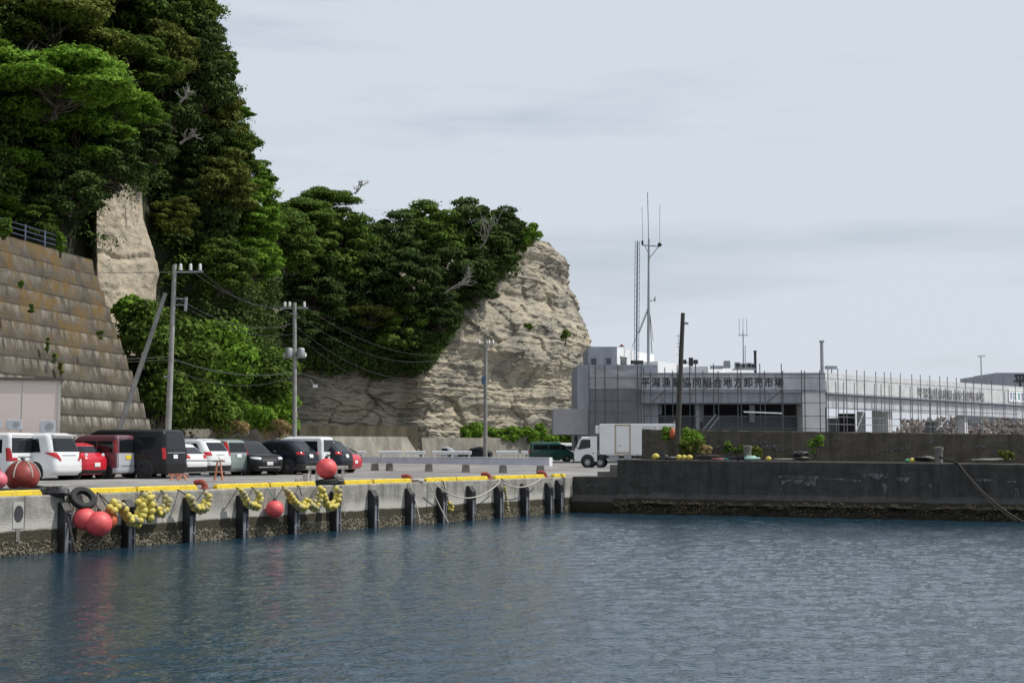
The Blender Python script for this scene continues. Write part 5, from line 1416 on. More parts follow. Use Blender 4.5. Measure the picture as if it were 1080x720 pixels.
T = [
 # left hill, upper left
 (60,88,100,84,LY,BR,'widest bright green tree with broad layered crown, upper left, pale limbs below it'),
 (-20,70,98,60,LY,BR,'bright green flat crowned tree cut off by the left edge, near the top'),
 (122,110,103,44,LY,BR,'bright green spreading crown at the right end of the widest bright tree'),
 (84,146,101,64,LY,BR,'bright green layered tree just below the widest one, above the dark hollow'),
 (12,178,97,48,LY,BR,'rounded bright green tree at the left edge above the railing'),
 (-12,215,95,34,LY,BR,'low bright green tree at the left edge beside the railing'),
 (55,28,106,90,LY,OL,'broad dull olive tree along the top left of the picture'),
 (135,62,108,56,LY,MI,'mid green layered tree right of the widest bright tree'),
 (10,-12,108,70,LY,MI,'green tree at the very top left corner'),
 (110,-18,110,60,LY,OL,'olive tree crown at the top edge above the broad dull olive one'),
 (165,8,114,48,RD,MI,'mid green tree at the top edge left of the skyline trees'),
 (205,12,118,30,RD,MI,'dark tree on the skyline at the top edge of the picture'),
 (196,50,116,36,RD,DK,'dark evergreen on the skyline just below the top edge'),
 (222,38,120,17,RD,DK,'small dark crown sticking out against the sky near the top'),
 (172,62,112,36,RD,OL,'olive evergreen between the layered trees and the dark skyline tree'),
 (214,92,119,34,RD,DK,'brownish dark evergreen bulging towards the sky, second bulge from the top'),
 (178,112,116,38,RD,DK,'dark evergreen in the middle of the left hill beside the dead branches'),
 (226,122,122,32,RD,OL,'dull evergreen on the skyline left of the bright skyline sprays'),
 (250,118,127,17,LY,BR,'small bright green spray sticking out to the right against the sky'),
 (205,150,122,38,RD,DK,'large dark evergreen above the bare rock and right of it'),
 (248,160,127,26,RD,MI,'mid green tree on the skyline below the bright spray'),
 (160,152,112,30,RD,DK,'dark evergreen directly above the bare pale rock'),
 (190,198,121,36,RD,DK,'dark tree hanging right of the bare pale rock top'),
 (232,198,122,40,RD,OL,'olive evergreen in the middle of the slope under the skyline'),
 (268,190,130,24,RD,BR,'bright rounded tree at the skyline foot, above the saddle'),
 (262,228,128,36,RD,BR,'bright rounded tree hanging above the utility poles'),
 (215,245,123,38,RD,DK,'dark evergreen right of the bare rock, halfway down the slope'),
 (184,230,118,22,RD,OL,'grey green bush crown leaning out right of the bare rock'),
 (268,275,128,32,RD,BR,'layered green tree above the leafy bushes and left of the second pole'),
 (235,288,120,34,RD,MI,'dark tree in the deep shade above the leafy bushes'),
 (120,175,102,34,RD,DK,'dark tree in the hollow left of the bare pale rock'),
 (72,200,99,40,RD,DK,'dark tree in the shade behind the railing'),
 (40,235,97,24,RD,MI,'shaded mid green tree behind the railing posts'),
 # middle saddle
 (322,228,168,42,LY,MI,'tall layered tree with ragged top in the saddle, left of the open sky'),
 (345,212,172,32,LY,MI,'ragged topped tree standing highest in the saddle'),
 (300,262,160,38,RD,MI,'bright green tree behind the top of the second utility pole'),
 (352,262,170,42,RD,MI,'rounded mid green tree in the middle of the saddle'),
 (330,305,168,40,RD,DK,'dark rounded tree right of the second pole top'),
 (383,300,174,38,RD,DK,'dark rounded tree in the middle of the headland wood'),
 (392,332,173,30,LY,YE,'yellowish green flat tree low in the headland wood'),
 (352,345,173,34,RD,DK,'dark tree over the shaded cliff, behind the wires'),
 (310,345,165,30,RD,DK,'dark shaded tree right of the leafy bushes'),
 (420,350,175,32,RD,MI,'mid green tree hanging over the edge of the shaded cliff'),
 (410,366,175,20,RD,DK,'low dark tree at the lip of the shaded cliff'),
 (415,262,178,34,RD,DK,'dark rounded tree at the left shoulder of the headland crest'),
 (452,250,182,36,RD,MI,'domed green tree on the headland crest, left one'),
 (498,248,186,33,RD,DK,'domed dark green tree on the headland crest, middle one'),
 (530,243,190,24,RD,DK,'dark tree on the headland crest nearest the bare rock top'),
 (430,300,174,34,RD,DK,'dark tree below the domed tree on the headland crest'),
 (478,285,180,34,RD,DK,'dark tree under the middle of the headland crest'),
 (520,270,186,30,RD,DK,'dark tree hanging over the bare rock near the crest'),
 (502,302,182,24,RD,DK,'dark tree at the edge of the bare rock halfway down'),
 (462,330,176,28,RD,DK,'dark tree at the edge of the bare rock, lower on the slope'),
 (440,362,175,20,RD,DK,'lowest dark tree where the trees meet the bare rock'),
 (370,372,174,18,RD,DK,'small dark tree above the middle of the shaded cliff'),
 (283,238,140,22,RD,MI,'bright rounded tree at the foot of the skyline, right of the left hill'),
 (378,256,174,24,RD,DK,'rounded tree in the notch between the saddle trees and the headland dome'),
 (400,285,176,26,RD,MI,'brighter green tree in the middle of the headland wood'),
 (478,252,186,24,RD,DK,'rounded dark tree in the middle of the headland dome'),
 (545,252,191,16,RD,MI,'last small tree on the crest touching the light green bush'),
 (232,70,123,20,RD,MI,'small mid green tree on the skyline in the upper part of the left hill'),
 (240,185,126,22,RD,MI,'mid green tree beside the skyline at two thirds of the left hill'),
 (150,120,106,26,LY,BR,'small bright crown at the right end of the bright layered trees'),
]
for (px, py, d, r, st, mt_, lb) in T: tree(px, py, d, r, st, mt_, lb, sz=(.62 if st == LY else .8))

# undergrowth clothing the slopes: one mass nobody could count
def clump_on(vs, n, rows, count, rmin, rmax, test, perm):
    out = []; tries = 0
    while len(out) < count and tries < count*40:
        tries += 1
        i = random.randrange(n); j = random.randrange(rows); p = vs[i*(rows+1)+j]
        q = p+Vector((random.uniform(-.3,1.0), random.uniform(-1.2,.3), random.uniform(-.6,.6)))
        x, y = pix(q)
        if not (-60 < x < 640 and -60 < y < 470) or not test(x, y): continue
        r = random.uniform(rmin, rmax); out.append((q.x, q.y, q.z, r, r, r*random.uniform(.5,.9), perm))
    return out
def under(name, un, mat, size, lab, seed):
    me = leaf_mesh(name, un, size, bpy.data.materials[mat], seed); o = bpy.data.objects.new(name, me); COL.objects.link(o); tag(o, lab, 'undergrowth', kind='stuff')
tl = lambda x, y: not (101 < x < 176 and 200 < y < 335) and not (x < 92+(y-240)*.36 and y > 236)
under('hillside_undergrowth', clump_on(*lh, 1300, 1.1, 2.2, tl, 280), 'leaf_dark', .18, 'dark dense undergrowth clothing the steep left hill between the trees', 5)
under('hillside_creepers', clump_on(*lh, 420, .9, 1.9, tl, 260), 'leaf_mid', .17, 'mid green creepers scattered over the steep left hill', 8)
hx = lambda x, y: 300 < x < 556-(y-240)*.80 and y < 386+6*math.sin(x*.13)
under('headland_undergrowth', clump_on(*bh, 200, 1.5, 2.8, hx, 300)+clump_on(hvs[:(HN+1)*(hv+1)], HN, hv, 420, 1.1, 2.2, hx, 300), 'leaf_dark', .2, 'dark dense undergrowth between the trees on the headland', 6)
under('headland_creepers', clump_on(hvs[:(HN+1)*(hv+1)], HN, hv, 110, .9, 1.7, hx, 280), 'leaf_mid', .19, 'mid green creepers at the edge of the bare cliff', 9)

def bush(name, px, py, d, w, h, mat, lab, leaf=.16, n=9, cat='bush', group=None, per=260, depth=.8, round_=.55):
    c = at(px, py, d); W, H = w*d/FPX, h*d/FPX; L = []
    for i in range(n):
        a = random.uniform(-.5,.5); b = random.uniform(-.5,.5)
        r = random.uniform(.20,.34)*min(W, H)*1.2
        L.append((a*W*.85, random.uniform(-.5,.5)*W*.4*depth, b*H*.8, r, r, r*random.uniform(.7,1), per))
    me = leaf_mesh('foliage', L, leaf, bpy.data.materials[mat], random.randint(0,9999), aspect=.16 if 'grass' in name else .5)
    t = empty(name, c, label=lab, cat=cat, group=group); o = bpy.data.objects.new('foliage', me); COL.objects.link(o); o.parent = t
    mb = MB()
    for q in L[:6]: mb.tube([(q[0]*.2, q[1]*.2, -H*.55), (q[0], q[1], q[2])], [.05,.02], 5)
    mb.build('stems', m_trunk, t); return t
BG = 'leafy bushes at the foot of the left hill'
for a in [(150,352,103,50,56,MI,'leafy bush against the foot of the bare pale rock'),(190,372,106,60,70,MI,'leafy bush behind the first utility pole, widest of them'),(235,380,112,60,70,BR,'leafy bush midway between the two left utility poles'),
          (276,392,116,50,70,MI,'leafy bush just left of the second utility pole'),(168,418,104,50,60,MI,'shaded leafy bush beside the leaning strut of the first pole'),(215,425,110,60,50,MI,'shaded low bush above the concrete wall'),
          (262,436,113,56,30,BR,'low bright bush beside the dry grass'),(296,435,117,32,36,BR,'low bright bush at the foot of the second utility pole'),(300,395,122,26,60,MI,'narrow leafy bush behind the second utility pole'),(140,325,104,30,26,BR,'topmost leafy sprays left of the first pole')]:
    bush('leafy_bush', *a[:5], a[5], a[6], leaf=.22, n=13, group=BG, per=330)
bush('dry_grass_clump', 243, 449, 110.5, 36, 16, 'dry_grass', 'straw coloured dry grass on the concrete wall, left clump', leaf=.17, n=12, cat='dry grass', group='dry grass clumps on the concrete wall')
bush('dry_grass_clump', 292, 452, 112.5, 26, 16, 'dry_grass', 'straw coloured dry grass on the concrete wall, right clump near the pole', leaf=.17, n=10, cat='dry grass', group='dry grass clumps on the concrete wall')
for i, a in enumerate([(500,457,172,28,20),(528,459,173,34,16),(556,459,174,32,14),(580,457,175,30,18),(601,460,176,22,14),(488,463,171,14,24)]):
    bush('cliff_foot_bush', *a, BR, 'bright green bush at the cliff foot, '+['right behind the third pole','second from the third pole','above the middle of the wall','left of the grey cantilevered box','under the grey cantilevered box, farthest right','drooping over the wall left of the third pole'][i], leaf=.22, n=8, group='bushes along the cliff foot', per=260)
bush('cliff_bush', 562, 245, 190, 16, 22, BR, 'light green bush on top of the bare rock crest', leaf=.24, n=7)
bush('cliff_bush', 560, 345, 186.5, 12, 8, MI, 'small green tuft in the middle of the cliff face', leaf=.2, n=4, per=160)
bush('cliff_bush', 596, 356, 193, 8, 16, MI, 'small green tuft near the right edge of the cliff face', leaf=.2, n=4, per=160)
bush('wall_vine', 64, 258, 84.5, 7, 26, BR, 'bright vine hanging over the top of the retaining wall', leaf=.13, n=9, per=120, depth=.3)
bush('wall_vine', 4, 241, 78.5, 14, 22, MI, 'pale green tuft on the wall top at the left edge', leaf=.13, n=7, per=120)
for i, (px, py, w, h, d_) in enumerate([(50,364,5,16,88),(65,389,7,16,89),(33,325,5,9,84),(106,353,5,9,93),(22,300,5,8,82),(78,412,7,9,93),(57,378,5,9,88)]):
    bush('wall_weed', px, py, d_, w, h, YE if i == 1 else MI, 'small weed on the retaining wall, '+['above the corner of the beige building','yellowish one right above the building corner','high up on the left','alone at the far right','highest one at the left','low beside the beige building','just above the yellowish one'][i], leaf=.09, n=5, per=60, depth=.3, group='weeds on the retaining wall')

# bare dead branches
def dead(px, py, d, rpx, lab, seed):
    r = random.Random(seed); mb = MB(); s = rpx*d/FPX
    def grow(a, dr, L, rad, dep):
        p = a; pts = [a]
        for _ in range(3):
            dr = (dr+Vector((r.uniform(-.5,.5), r.uniform(-.3,.3), r.uniform(-.3,.4)))).normalized(); p = p+dr*L/3; pts.append(p)
        mb.tube(pts, [rad, rad*.85, rad*.7, rad*.5], 5)
        if dep:
            for q in pts[1:]:
                for _ in range(2): grow(q, (dr+Vector((r.uniform(-1,1), r.uniform(-.5,.5), r.uniform(-.8,1)))).normalized(), L*.6, rad*.5, dep-1)
    grow(Vector((-s*.7,0,-s*.5)), Vector((.7,-.2,.6)), s*1.3, .13, 2)
    o = mb.build('dead_branch', M('dead_wood', (.27,.245,.22), .9) if 'dead_wood' not in bpy.data.materials else bpy.data.materials['dead_wood'], smooth=True, loc=at(px, py, d)); tag(o, lab, 'dead branch', 'bare dead branches in the trees')
dead(20,92,96,34,'pale thick bare branches under the widest bright tree at the left edge',3)
dead(197,103,108,10,'pale dead branch in the middle of the left hill, upper one',5)
dead(198,146,109,12,'pale dead branch in the middle of the left hill, lower one',8)
dead(520,252,180,20,'grey bare branches in front of the dark trees near the crest',12)
dead(482,300,172,18,'grey bare branches low in the headland trees',15)
dead(380,200,170,9,'bare twigs against the sky at the right of the saddle',19)
dead(105,12,102,16,'pale dead branches near the top edge of the picture',21)
dead(80,105,97,16,'pale bare limbs between the two widest bright trees',23)

# ------------------------------------------------------------------ utility poles and wires
def upole(px0, py0, px1, py1, d, r0, r1, lab, mat=m_pole, zb=None):
    b = at(px0, py0, d); b.z = QZ if zb is None else zb; tp = at(px1, py1, d)
    t = empty('utility_pole', b, label=lab, cat='utility pole', group='utility poles')
    o = MB().tube([(0,0,0), tp-b], [r0, r1], 14).build('pole_shaft', mat, t, smooth=True)
    return t, b, tp
def insul(t, p, h=.22, r=.07):
    mb = MB(); mb.lathe([(r*.5,0),(r,.03),(r*.6,h*.35),(r,h*.45),(r*.6,h*.7),(r*.9,h*.8),(r*.4,h)], 8, p); mb.build('insulator', m_ins, t, smooth=True)
d1, d2, d3 = 86, 112, 146
t1, b1, tp1 = upole(176.5, 455, 184.2, 279, d1, .20, .13, 'first grey concrete utility pole with a leaning strut, beside the retaining wall')
L1 = lambda px, py: at(px, py, d1)-b1
mb = MB(); mb.bar(L1(184,287), L1(214,286.5), .09,.09); mb.build('cross_arm', m_steel, t1)
for x in (190.5,201,211): insul(t1, L1(x, 285), .4, .12)
mb = MB(); mb.bar(L1(181,315), L1(196.5,315), .07,.07); mb.bar(L1(181,321.5), L1(196.5,321.5), .05,.05); mb.bar(L1(196.5,313.5), L1(195.5,328), .14,.14); mb.build('bracket', m_steel, t1)
mb = MB(); mb.tube([L1(126,452), L1(174.5,309)], [.17,.13], 12); mb.build('strut', m_pole, t1, smooth=True)
mb = MB(); mb.bar(L1(172.5,397), L1(182,397), .1,.1); mb.build('clamp', m_steel, t1)
t2, b2_, tp2 = upole(310.8, 470, 310.8, 319, d2, .21, .14, 'second grey utility pole with a transformer pair, in front of the leafy bushes')
L2 = lambda px, py, dy=0: at(px, py, d2+dy)-b2_
mb = MB(); mb.bar(L2(297,325), L2(325,324.5), .1,.1); mb.build('cross_arm', m_steel, t2)
mb = MB(); mb.bar(L2(305,330.5), L2(314,330.5), .08,.08); mb.build('cross_arm', m_steel, t2)
for x in (300.5,305.5,321): insul(t2, L2(x, 323.5), .4, .13)
for x, s_ in ((304.7,1),(317.3,1)):
    mb = MB(); p = L2(x, 376.5, -.2); mb.lathe([(.28,-.0),(.30,.05),(.30,.62),(.25,.70),(.1,.74)], 14, p); mb.build('transformer', m_steel, t2, smooth=True)
mb = MB(); mb.bar(L2(299,377), L2(322,377), .12,.12); mb.build('transformer_arm', m_steel, t2)
for x in (300,322): insul(t2, L2(x, 376), .3, .11)
t3, b3_, tp3 = upole(511.8, 478, 512.2, 358, d3, .23, .17, 'third grey utility pole standing in front of the bare cliff')
L3 = lambda px, py: at(px, py, d3)-b3_
mb = MB(); mb.bar(L3(504,363), L3(522,363), .1,.1); mb.bar(L3(512,399), L3(521,399), .08,.08); mb.build('cross_arm', m_steel, t3)
for x in (505.5,516,520): insul(t3, L3(x, 362), .35, .13)
mb = MB(); mb.box(L3(510,401)+Vector((0,-.25,0)), (.4,.3,.8)); mb.build('control_box', M('box_blue', (.10,.16,.28), .5), t3, bevel=.02)
# wooden pole on the breakwater
s = bs(714, -1.6, 2.4); dW = B(s, -1.6).y
tw, bw_, tpw = upole(713.6, 478, 720.3, 330, dW, .14, .095, 'leaning dark wooden pole standing on the breakwater among yellow floats', m_wood, zb=2.40)
LW = lambda px, py: at(px, py, dW)-bw_
mb = MB(); mb.box(LW(722.5,341), (.3,.1,.1)); mb.build('top_bracket', m_steel, tw)
# street light far right, tall poles and masts behind
def wire(a, b, sag, r, lab, grp='overhead wires'):
    return cat_rope(a, b, sag, r, m_wire, 'overhead_wire', lab, 'wire', 22, grp)
for k, (y0, y1, z0, z1) in enumerate([(286,324.5,0,0)]): pass
wire(at(201,285,d1), at(300.5,323,d2), .7, 0.014, 'upper wire between the first and second poles')
wire(at(211,285,d1), at(305.5,323,d2), .9, 0.014, 'second upper wire between the first and second poles')
wire(at(184,312,d1), at(309,341,d2), 1.0, 0.019, 'wire with a small white clip between the first two poles')
wire(at(182,315,d1), at(310,352,d2), .9, 0.012, 'thin middle wire between the first two poles')
wire(at(180,378,d1), at(310,392,d2), .6, 0.031, 'thick low cable between the first two poles')
wire(at(180,389,d1), at(310,396,d2), .9, 0.014, 'lowest thin cable between the first two poles')
wire(at(321,323,d2), at(516,362,d3), 2.4, 0.015, 'upper wire sagging from the second pole to the third pole')
wire(at(313,331,d2), at(505.5,362,d3), 2.8, 0.015, 'second upper wire sagging from the second pole to the third pole')
wire(at(312,344,d2), at(512,372,d3), 3.4, 0.015, 'third wire sagging from the second pole to the third pole')
wire(at(312,352,d2), at(512,378,d3), 3.8, 0.014, 'fourth wire sagging from the second pole to the third pole')
wire(at(312,392,d2), at(511,399,d3), 1.4, 0.031, 'pale low cable from the second pole across the shaded cliff to the third pole')
wire(at(184,287,d1), at(-60,283,72), .1, 0.019, 'nearly level wire from the first pole top out of the left edge')
wire(at(180,376,d1), at(-60,369,72), .3, 0.019, 'level wire across the retaining wall, upper one')
wire(at(180,379,d1), at(-60,373,72), .3, 0.012, 'level wire across the retaining wall, lower one')
# small floodlight on the second pole arm
mb = MB(); mb.bar((0,0,0),(.5,0,.1),.04,.04); 
t = empty('floodlight', at(331,407,d2-.3), label='small white floodlight hanging on the cable right of the second pole', cat='floodlight'); mb = MB(); mb.box((.1,0,0),(.34,.15,.26)); mb.build('lamp_head', m_ins, t); mb = MB(); mb.bar((0,0,.1),(-.3,.05,.55),.04,.04); mb.build('arm', m_steel, t)

# ------------------------------------------------------------------ fish market with scaffolding
MD = 130.0
def zf(py, d): return at(540, py, d).z
def xf_(px, d): return kx(px)*d if False else (px-540)/FPX*d
def text_mesh(body, size, name, mat, parent, loc, rot, bold=.012, width=None, space=1.0):
    cu = bpy.data.curves.new(name, 'FONT'); cu.body = body; cu.size = size; cu.extrude = .03; cu.offset = bold; cu.align_x = 'LEFT'; cu.space_character = space
    ob = bpy.data.objects.new('tmp_text', cu); COL.objects.link(ob); bpy.context.view_layer.update()
    dg = bpy.context.evaluated_depsgraph_get(); me = bpy.data.meshes.new_from_object(ob.evaluated_get(dg)); me.name = name
    bpy.data.objects.remove(ob)
    xs = [v.co.x for v in me.vertices]; w0 = max(xs)-min(xs)
    if width:
        k = width/w0
        for v in me.vertices: v.co.x = (v.co.x-min(xs))*k
    me.materials.clear(); me.materials.append(mat)
    for p in me.polygons: p.material_index = 0
    o = bpy.data.objects.new(name, me); COL.objects.link(o); o.parent = parent; o.location = loc; o.rotation_euler = rot
    return o
SIGN = '平潟漁業協同組合地方卸売市場'
corner = Vector((xf_(870, MD), MD, QZ))
mk = empty('fish_market', corner, label='long grey fish market building with dark lettering on its front band, wrapped in scaffolding', cat='market building')
F = lambda px, py, dy=0: Vector((xf_(px, MD+dy)-corner.x, dy, zf(py, MD+dy)-QZ))
def fbox(mbx, x0, x1, y0, y1, dy0, dy1, d=MD):
    a = F(x0, y0, max(0, dy0)); b = F(x1, y1, max(0, dy0))
    mbx.box(((a.x+b.x)/2, (dy0+dy1)/2, (a.z+b.z)/2), (abs(b.x-a.x), abs(dy1-dy0), abs(a.z-b.z)))
# front range
mb = MB(); fbox(mb, 676, 870, 393.3, 412.5, 0, .5); mb.build('fascia', m_fascia, mk)
mb = MB(); fbox(mb, 676, 870.5, 411.6, 413.6, -.15, .5); mb.build('cornice', m_wall_g, mk)
mb = MB(); fbox(mb, 676, 870, 413.6, 425.5, .1, .5); mb.build('lower_band', m_wall_g, mk)
mb = MB(); fbox(mb, 676, 870, 393.0, 394.6, -.12, 12); mb.build('roof_slab', m_wall_g, mk)
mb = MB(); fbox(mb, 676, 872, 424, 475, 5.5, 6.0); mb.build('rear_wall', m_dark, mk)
mb = MB(); fbox(mb, 676, 845, 438, 475, 2.5, 2.8); mb.build('shutter', M('shutter_blue_grey', (.075,.085,.105), .6, var=.15), mk)
for x0, x1 in ((683,688),(692,698),(737,741),(790,796)):
    mb = MB(); fbox(mb, x0, x1, 427, 437 if x0 < 700 else 445, 2.0, 2.1); mb.build('window', M('pane_grey', (.2,.22,.25), .3) if 'pane_grey' not in bpy.data.materials else bpy.data.materials['pane_grey'], mk)
mb = MB(); fbox(mb, 846, 870, 413.6, 475, .0, 2.8); mb.build('corner_pillar', m_wall_w, mk)
mb = MB(); fbox(mb, 733, 737.5, 425, 475, 1.2, 2.0); mb.build('pillar', m_wall_g, mk)
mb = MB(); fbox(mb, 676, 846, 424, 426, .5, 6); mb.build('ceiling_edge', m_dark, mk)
a, b = F(676.5, 411), F(826.5, 411)
text_mesh(SIGN, .98, 'sign_lettering', m_letter, mk, (a.x, -.035, F(676, 407.3).z), (R(90),0,0), .008, b.x-a.x, 1.22)
for px in (699, 762, 812, 839):
    mb = MB(); a = F(px, 413.6); b = F(px, 425.5); mb.tube([(a.x,-.02,b.z),(a.x,-.02,a.z)], .05, 6); mb.build('drain_pipe', m_steel, mk)
for px in (720, 769, 818):
    mb = MB(); a = F(px, 394.6); b = F(px, 411.5); mb.box((a.x,-.006,(a.z+b.z)/2), (.03,.012,a.z-b.z)); mb.build('panel_joint', m_scaf, mk)
# left block with penthouse
lb = MB(); fbox(lb, 609, 694, 384.6, 475, 1.0, 14); lb.build('stair_block', m_wall_g, mk)
pb = MB(); a = F(620.5,365.5,4); b = F(651,388,4)
pb.box(((a.x+b.x)/2, 9, (a.z+b.z)/2), (b.x-a.x, 10, a.z-b.z)); pb.build('penthouse', m_wall_g, mk)
# flank running back to the right, its sunlight put in as whiter wall colour
def slantbox(p, q, th, z0, z1):
    d_ = (q-p); d_.z = 0; n_ = Vector((d_.y, -d_.x, 0)).normalized()
    vs = [p, q, q-n_*th, p-n_*th]; m = MB()
    m.add([(v.x, v.y, z0) for v in vs]+[(v.x, v.y, z1) for v in vs], [(0,3,2,1),(4,5,6,7),(0,1,5,4),(1,2,6,5),(2,3,7,6),(3,0,4,7)]); return m
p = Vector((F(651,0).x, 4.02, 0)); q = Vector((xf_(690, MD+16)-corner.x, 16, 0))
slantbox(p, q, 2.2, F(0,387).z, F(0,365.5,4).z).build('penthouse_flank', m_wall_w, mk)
dk = M('window_dark', (.06,.065,.08), .25)
for x0, x1, y0, y1 in ((624,629,378,384),(640,644.5,378,384)):
    mb = MB(); fbox(mb, x0, x1, y0, y1, 3.9, 4.05); w_ = mb.build('window', dk, mk)
    mb = MB(); fbox(mb, x0-.6, x1+.6, y0-1, y0-.2, 3.82, 4.0); mb.build('window_hood', m_steel, mk)
pd_ = p.lerp(q, .15); dd_ = (q-p).normalized(); nn_ = Vector((dd_.y,-dd_.x,0))
mb = slantbox(pd_+nn_*.03, pd_+dd_*1.9+nn_*.03, .05, F(0,384,5).z, F(0,375.5,5).z); mb.build('window', dk, mk)
mb = slantbox(pd_+nn_*.10-dd_*.15, pd_+dd_*2.1+nn_*.10, .1, F(0,375.6,5).z, F(0,374.6,5).z); mb.build('window_hood', m_conc_l, mk)
# low bright roof walls behind the front band
for (x0, x1, y0, dep) in ((694,740,383.5,9),(747,800,388.5,8)):
    mb = MB(); a = F(x0,0,dep); b = F(x1,0,dep+7)
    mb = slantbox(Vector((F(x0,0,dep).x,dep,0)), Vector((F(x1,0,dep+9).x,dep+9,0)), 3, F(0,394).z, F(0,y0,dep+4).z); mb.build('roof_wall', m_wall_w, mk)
# cantilevered grey box at the left
cb = MB(); a = F(583.5, 431); b = F(619.5, 458); cb.box(((a.x+b.x)/2, 3.0, (a.z+b.z)/2), (b.x-a.x, 6.5, a.z-b.z)); cb.build('cantilever_box', M('panel_mauve_grey', (.34,.335,.36), .6, var=.06), mk)
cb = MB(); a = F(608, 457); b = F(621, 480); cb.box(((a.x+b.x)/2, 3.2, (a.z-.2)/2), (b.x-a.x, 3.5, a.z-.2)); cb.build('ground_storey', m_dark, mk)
# right wing: open deck on pillars, receding to the right
wd = Vector((29, 36, 0)).normalized(); wn_ = Vector((wd.y, -wd.x, 0)); WL = 62
def wing_s(px):
    k = (px-540)/FPX; cx, cy = corner.x, corner.y
    return (k*cy-cx)/(wd.x-k*wd.y)
def wz(py, px):          # height of a photo row at wing column px
    s_ = wing_s(px); return zf(py, corner.y+wd.y*s_)-QZ
sB = wing_s(1080)
def wing_beam(name, s0, s1, y0a, y0b, y1a, y1b, out, th, mat):
    """y0 top row at px 871/1080, y1 bottom row"""
    A0, A1 = wz(y0a, 871), wz(y0b, 1080); B0, B1 = wz(y1a, 871), wz(y1b, 1080); m = MB(); vs = []
    for s_ in (s0, s1):
        f = s_/sB; zt = A0+(A1-A0)*f; zb = B0+(B1-B0)*f
        for o_, z in ((out, zb), (out, zt), (out-th, zt), (out-th, zb)):
            q = wd*s_+wn_*o_; vs.append((q.x, q.y, z))
    m.add(vs, [(0,1,5,4),(1,2,6,5),(2,3,7,6),(3,0,4,7),(0,3,2,1),(4,5,6,7)]); return m.build(name, mat, mk)
m_net = M('netting_wall', (.60,.61,.62), .8, var=.12, scale=1.2)
wing_beam('wing_parapet', .1, WL, 393.2, 408, 413.5, 427, .02, .3, m_net)
wing_beam('wing_soffit', .1, WL, 414.5, 428, 416, 429.2, -.3, 12, m_wall_g)
wing_beam('wing_beam', .1, WL, 416, 429, 429.5, 441, -.15, .5, m_fascia)
wing_beam('wing_ledge', .1, WL, 413.2, 426.6, 415, 428, .18, .25, m_wall_g)
for x0, x1 in ((936,953),(1015,1032),(1100,1118)):
    s0, s1 = wing_s(x0), wing_s(x1); m = MB()
    w = (s1-s0)*.55; c = wd*(s0+s1)/2+wn_*-1.1
    zt = wz(430, 871)+(wz(441,1080)-wz(430,871))*s0/sB
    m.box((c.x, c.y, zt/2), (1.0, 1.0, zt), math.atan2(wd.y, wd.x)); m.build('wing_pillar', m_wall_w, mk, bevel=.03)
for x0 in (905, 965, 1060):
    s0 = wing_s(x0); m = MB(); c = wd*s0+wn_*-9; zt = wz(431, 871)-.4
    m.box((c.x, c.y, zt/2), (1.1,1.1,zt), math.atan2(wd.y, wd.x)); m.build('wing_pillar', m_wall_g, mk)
wa = math.atan2(wd.y, wd.x)
s0, s1 = wing_s(968), wing_s(1037); q = wd*s0+wn_*.08
text_mesh(SIGN, 1.15, 'sign_lettering', M('letter_faded', (.36,.36,.37), .7), mk, (q.x, q.y, wz(418,968)), (R(90),0,wa), .004, s1-s0, 1.2)
s0, s1 = wing_s(1063), wing_s(1100); bn = MB(); q = wd*(s0+s1)/2+wn_*.10; bn.box((q.x, q.y, wz(418,1080)), (s1-s0, .04, 1.5), wa)
bo = bn.build('banner', m_guard, mk)
m_stroke = M('banner_blue', (.05,.10,.42), .6)
# blurred teal and blue strokes printed on the banner (not legible in the photograph)
for k in range(9):
    q = wd*(s0+.7+k*(s1-s0-1.4)/8)+wn_*.135; zc = wz(418,1080)
    for dx, dz, w_, h_ in ((0,.28,.62,.12),(-.12,-.05,.12,.75),(.18,-.02,.1,.5),(.05,-.38,.5,.1)):
        m = MB(); c = q+wd*dx; m.box((c.x, c.y, zc+dz*(1 if k % 2 else .9)), (w_*(.8+.3*(k % 3)/2), .03, h_), wa)
        m.build('banner_stroke', M('banner_teal', (.04,.36,.36), .6) if 'banner_teal' not in bpy.data.materials else (bpy.data.materials['banner_teal'] if k % 3 else m_stroke), mk)
# clutter seen between the pillars
for i, (x0, x1, y0, y1, d_, mt__, nm, lb_) in enumerate([(884,902,436,458,150,m_dark,'storage_cabinet','dark cabinet under the market deck, leftmost opening'),(904,912,434,458,152,m_wall_w,'sheet_screen','white sheet hanging under the market deck beside the dark cabinet'),(920,930,433,458,153,m_wall_w,'sheet_screen','white sheet hanging under the market deck left of the first pillar')]):
    a, b = at(x0, y0, d_), at(x1, y1, d_); t = empty(nm, ((a.x+b.x)/2, d_, QZ), label=lb_, cat='screen' if 'sheet' in nm else 'cabinet'); m = MB(); m.box((0,0,(a.z-QZ)/2), (b.x-a.x, .5, a.z-QZ)); m.build('panel', mt__, t, bevel=.02)
    m = MB(); m.box((0,-.27,(a.z-QZ)*.55), (b.x-a.x-.2,.03,.08)); m.build('rail', m_steel, t)
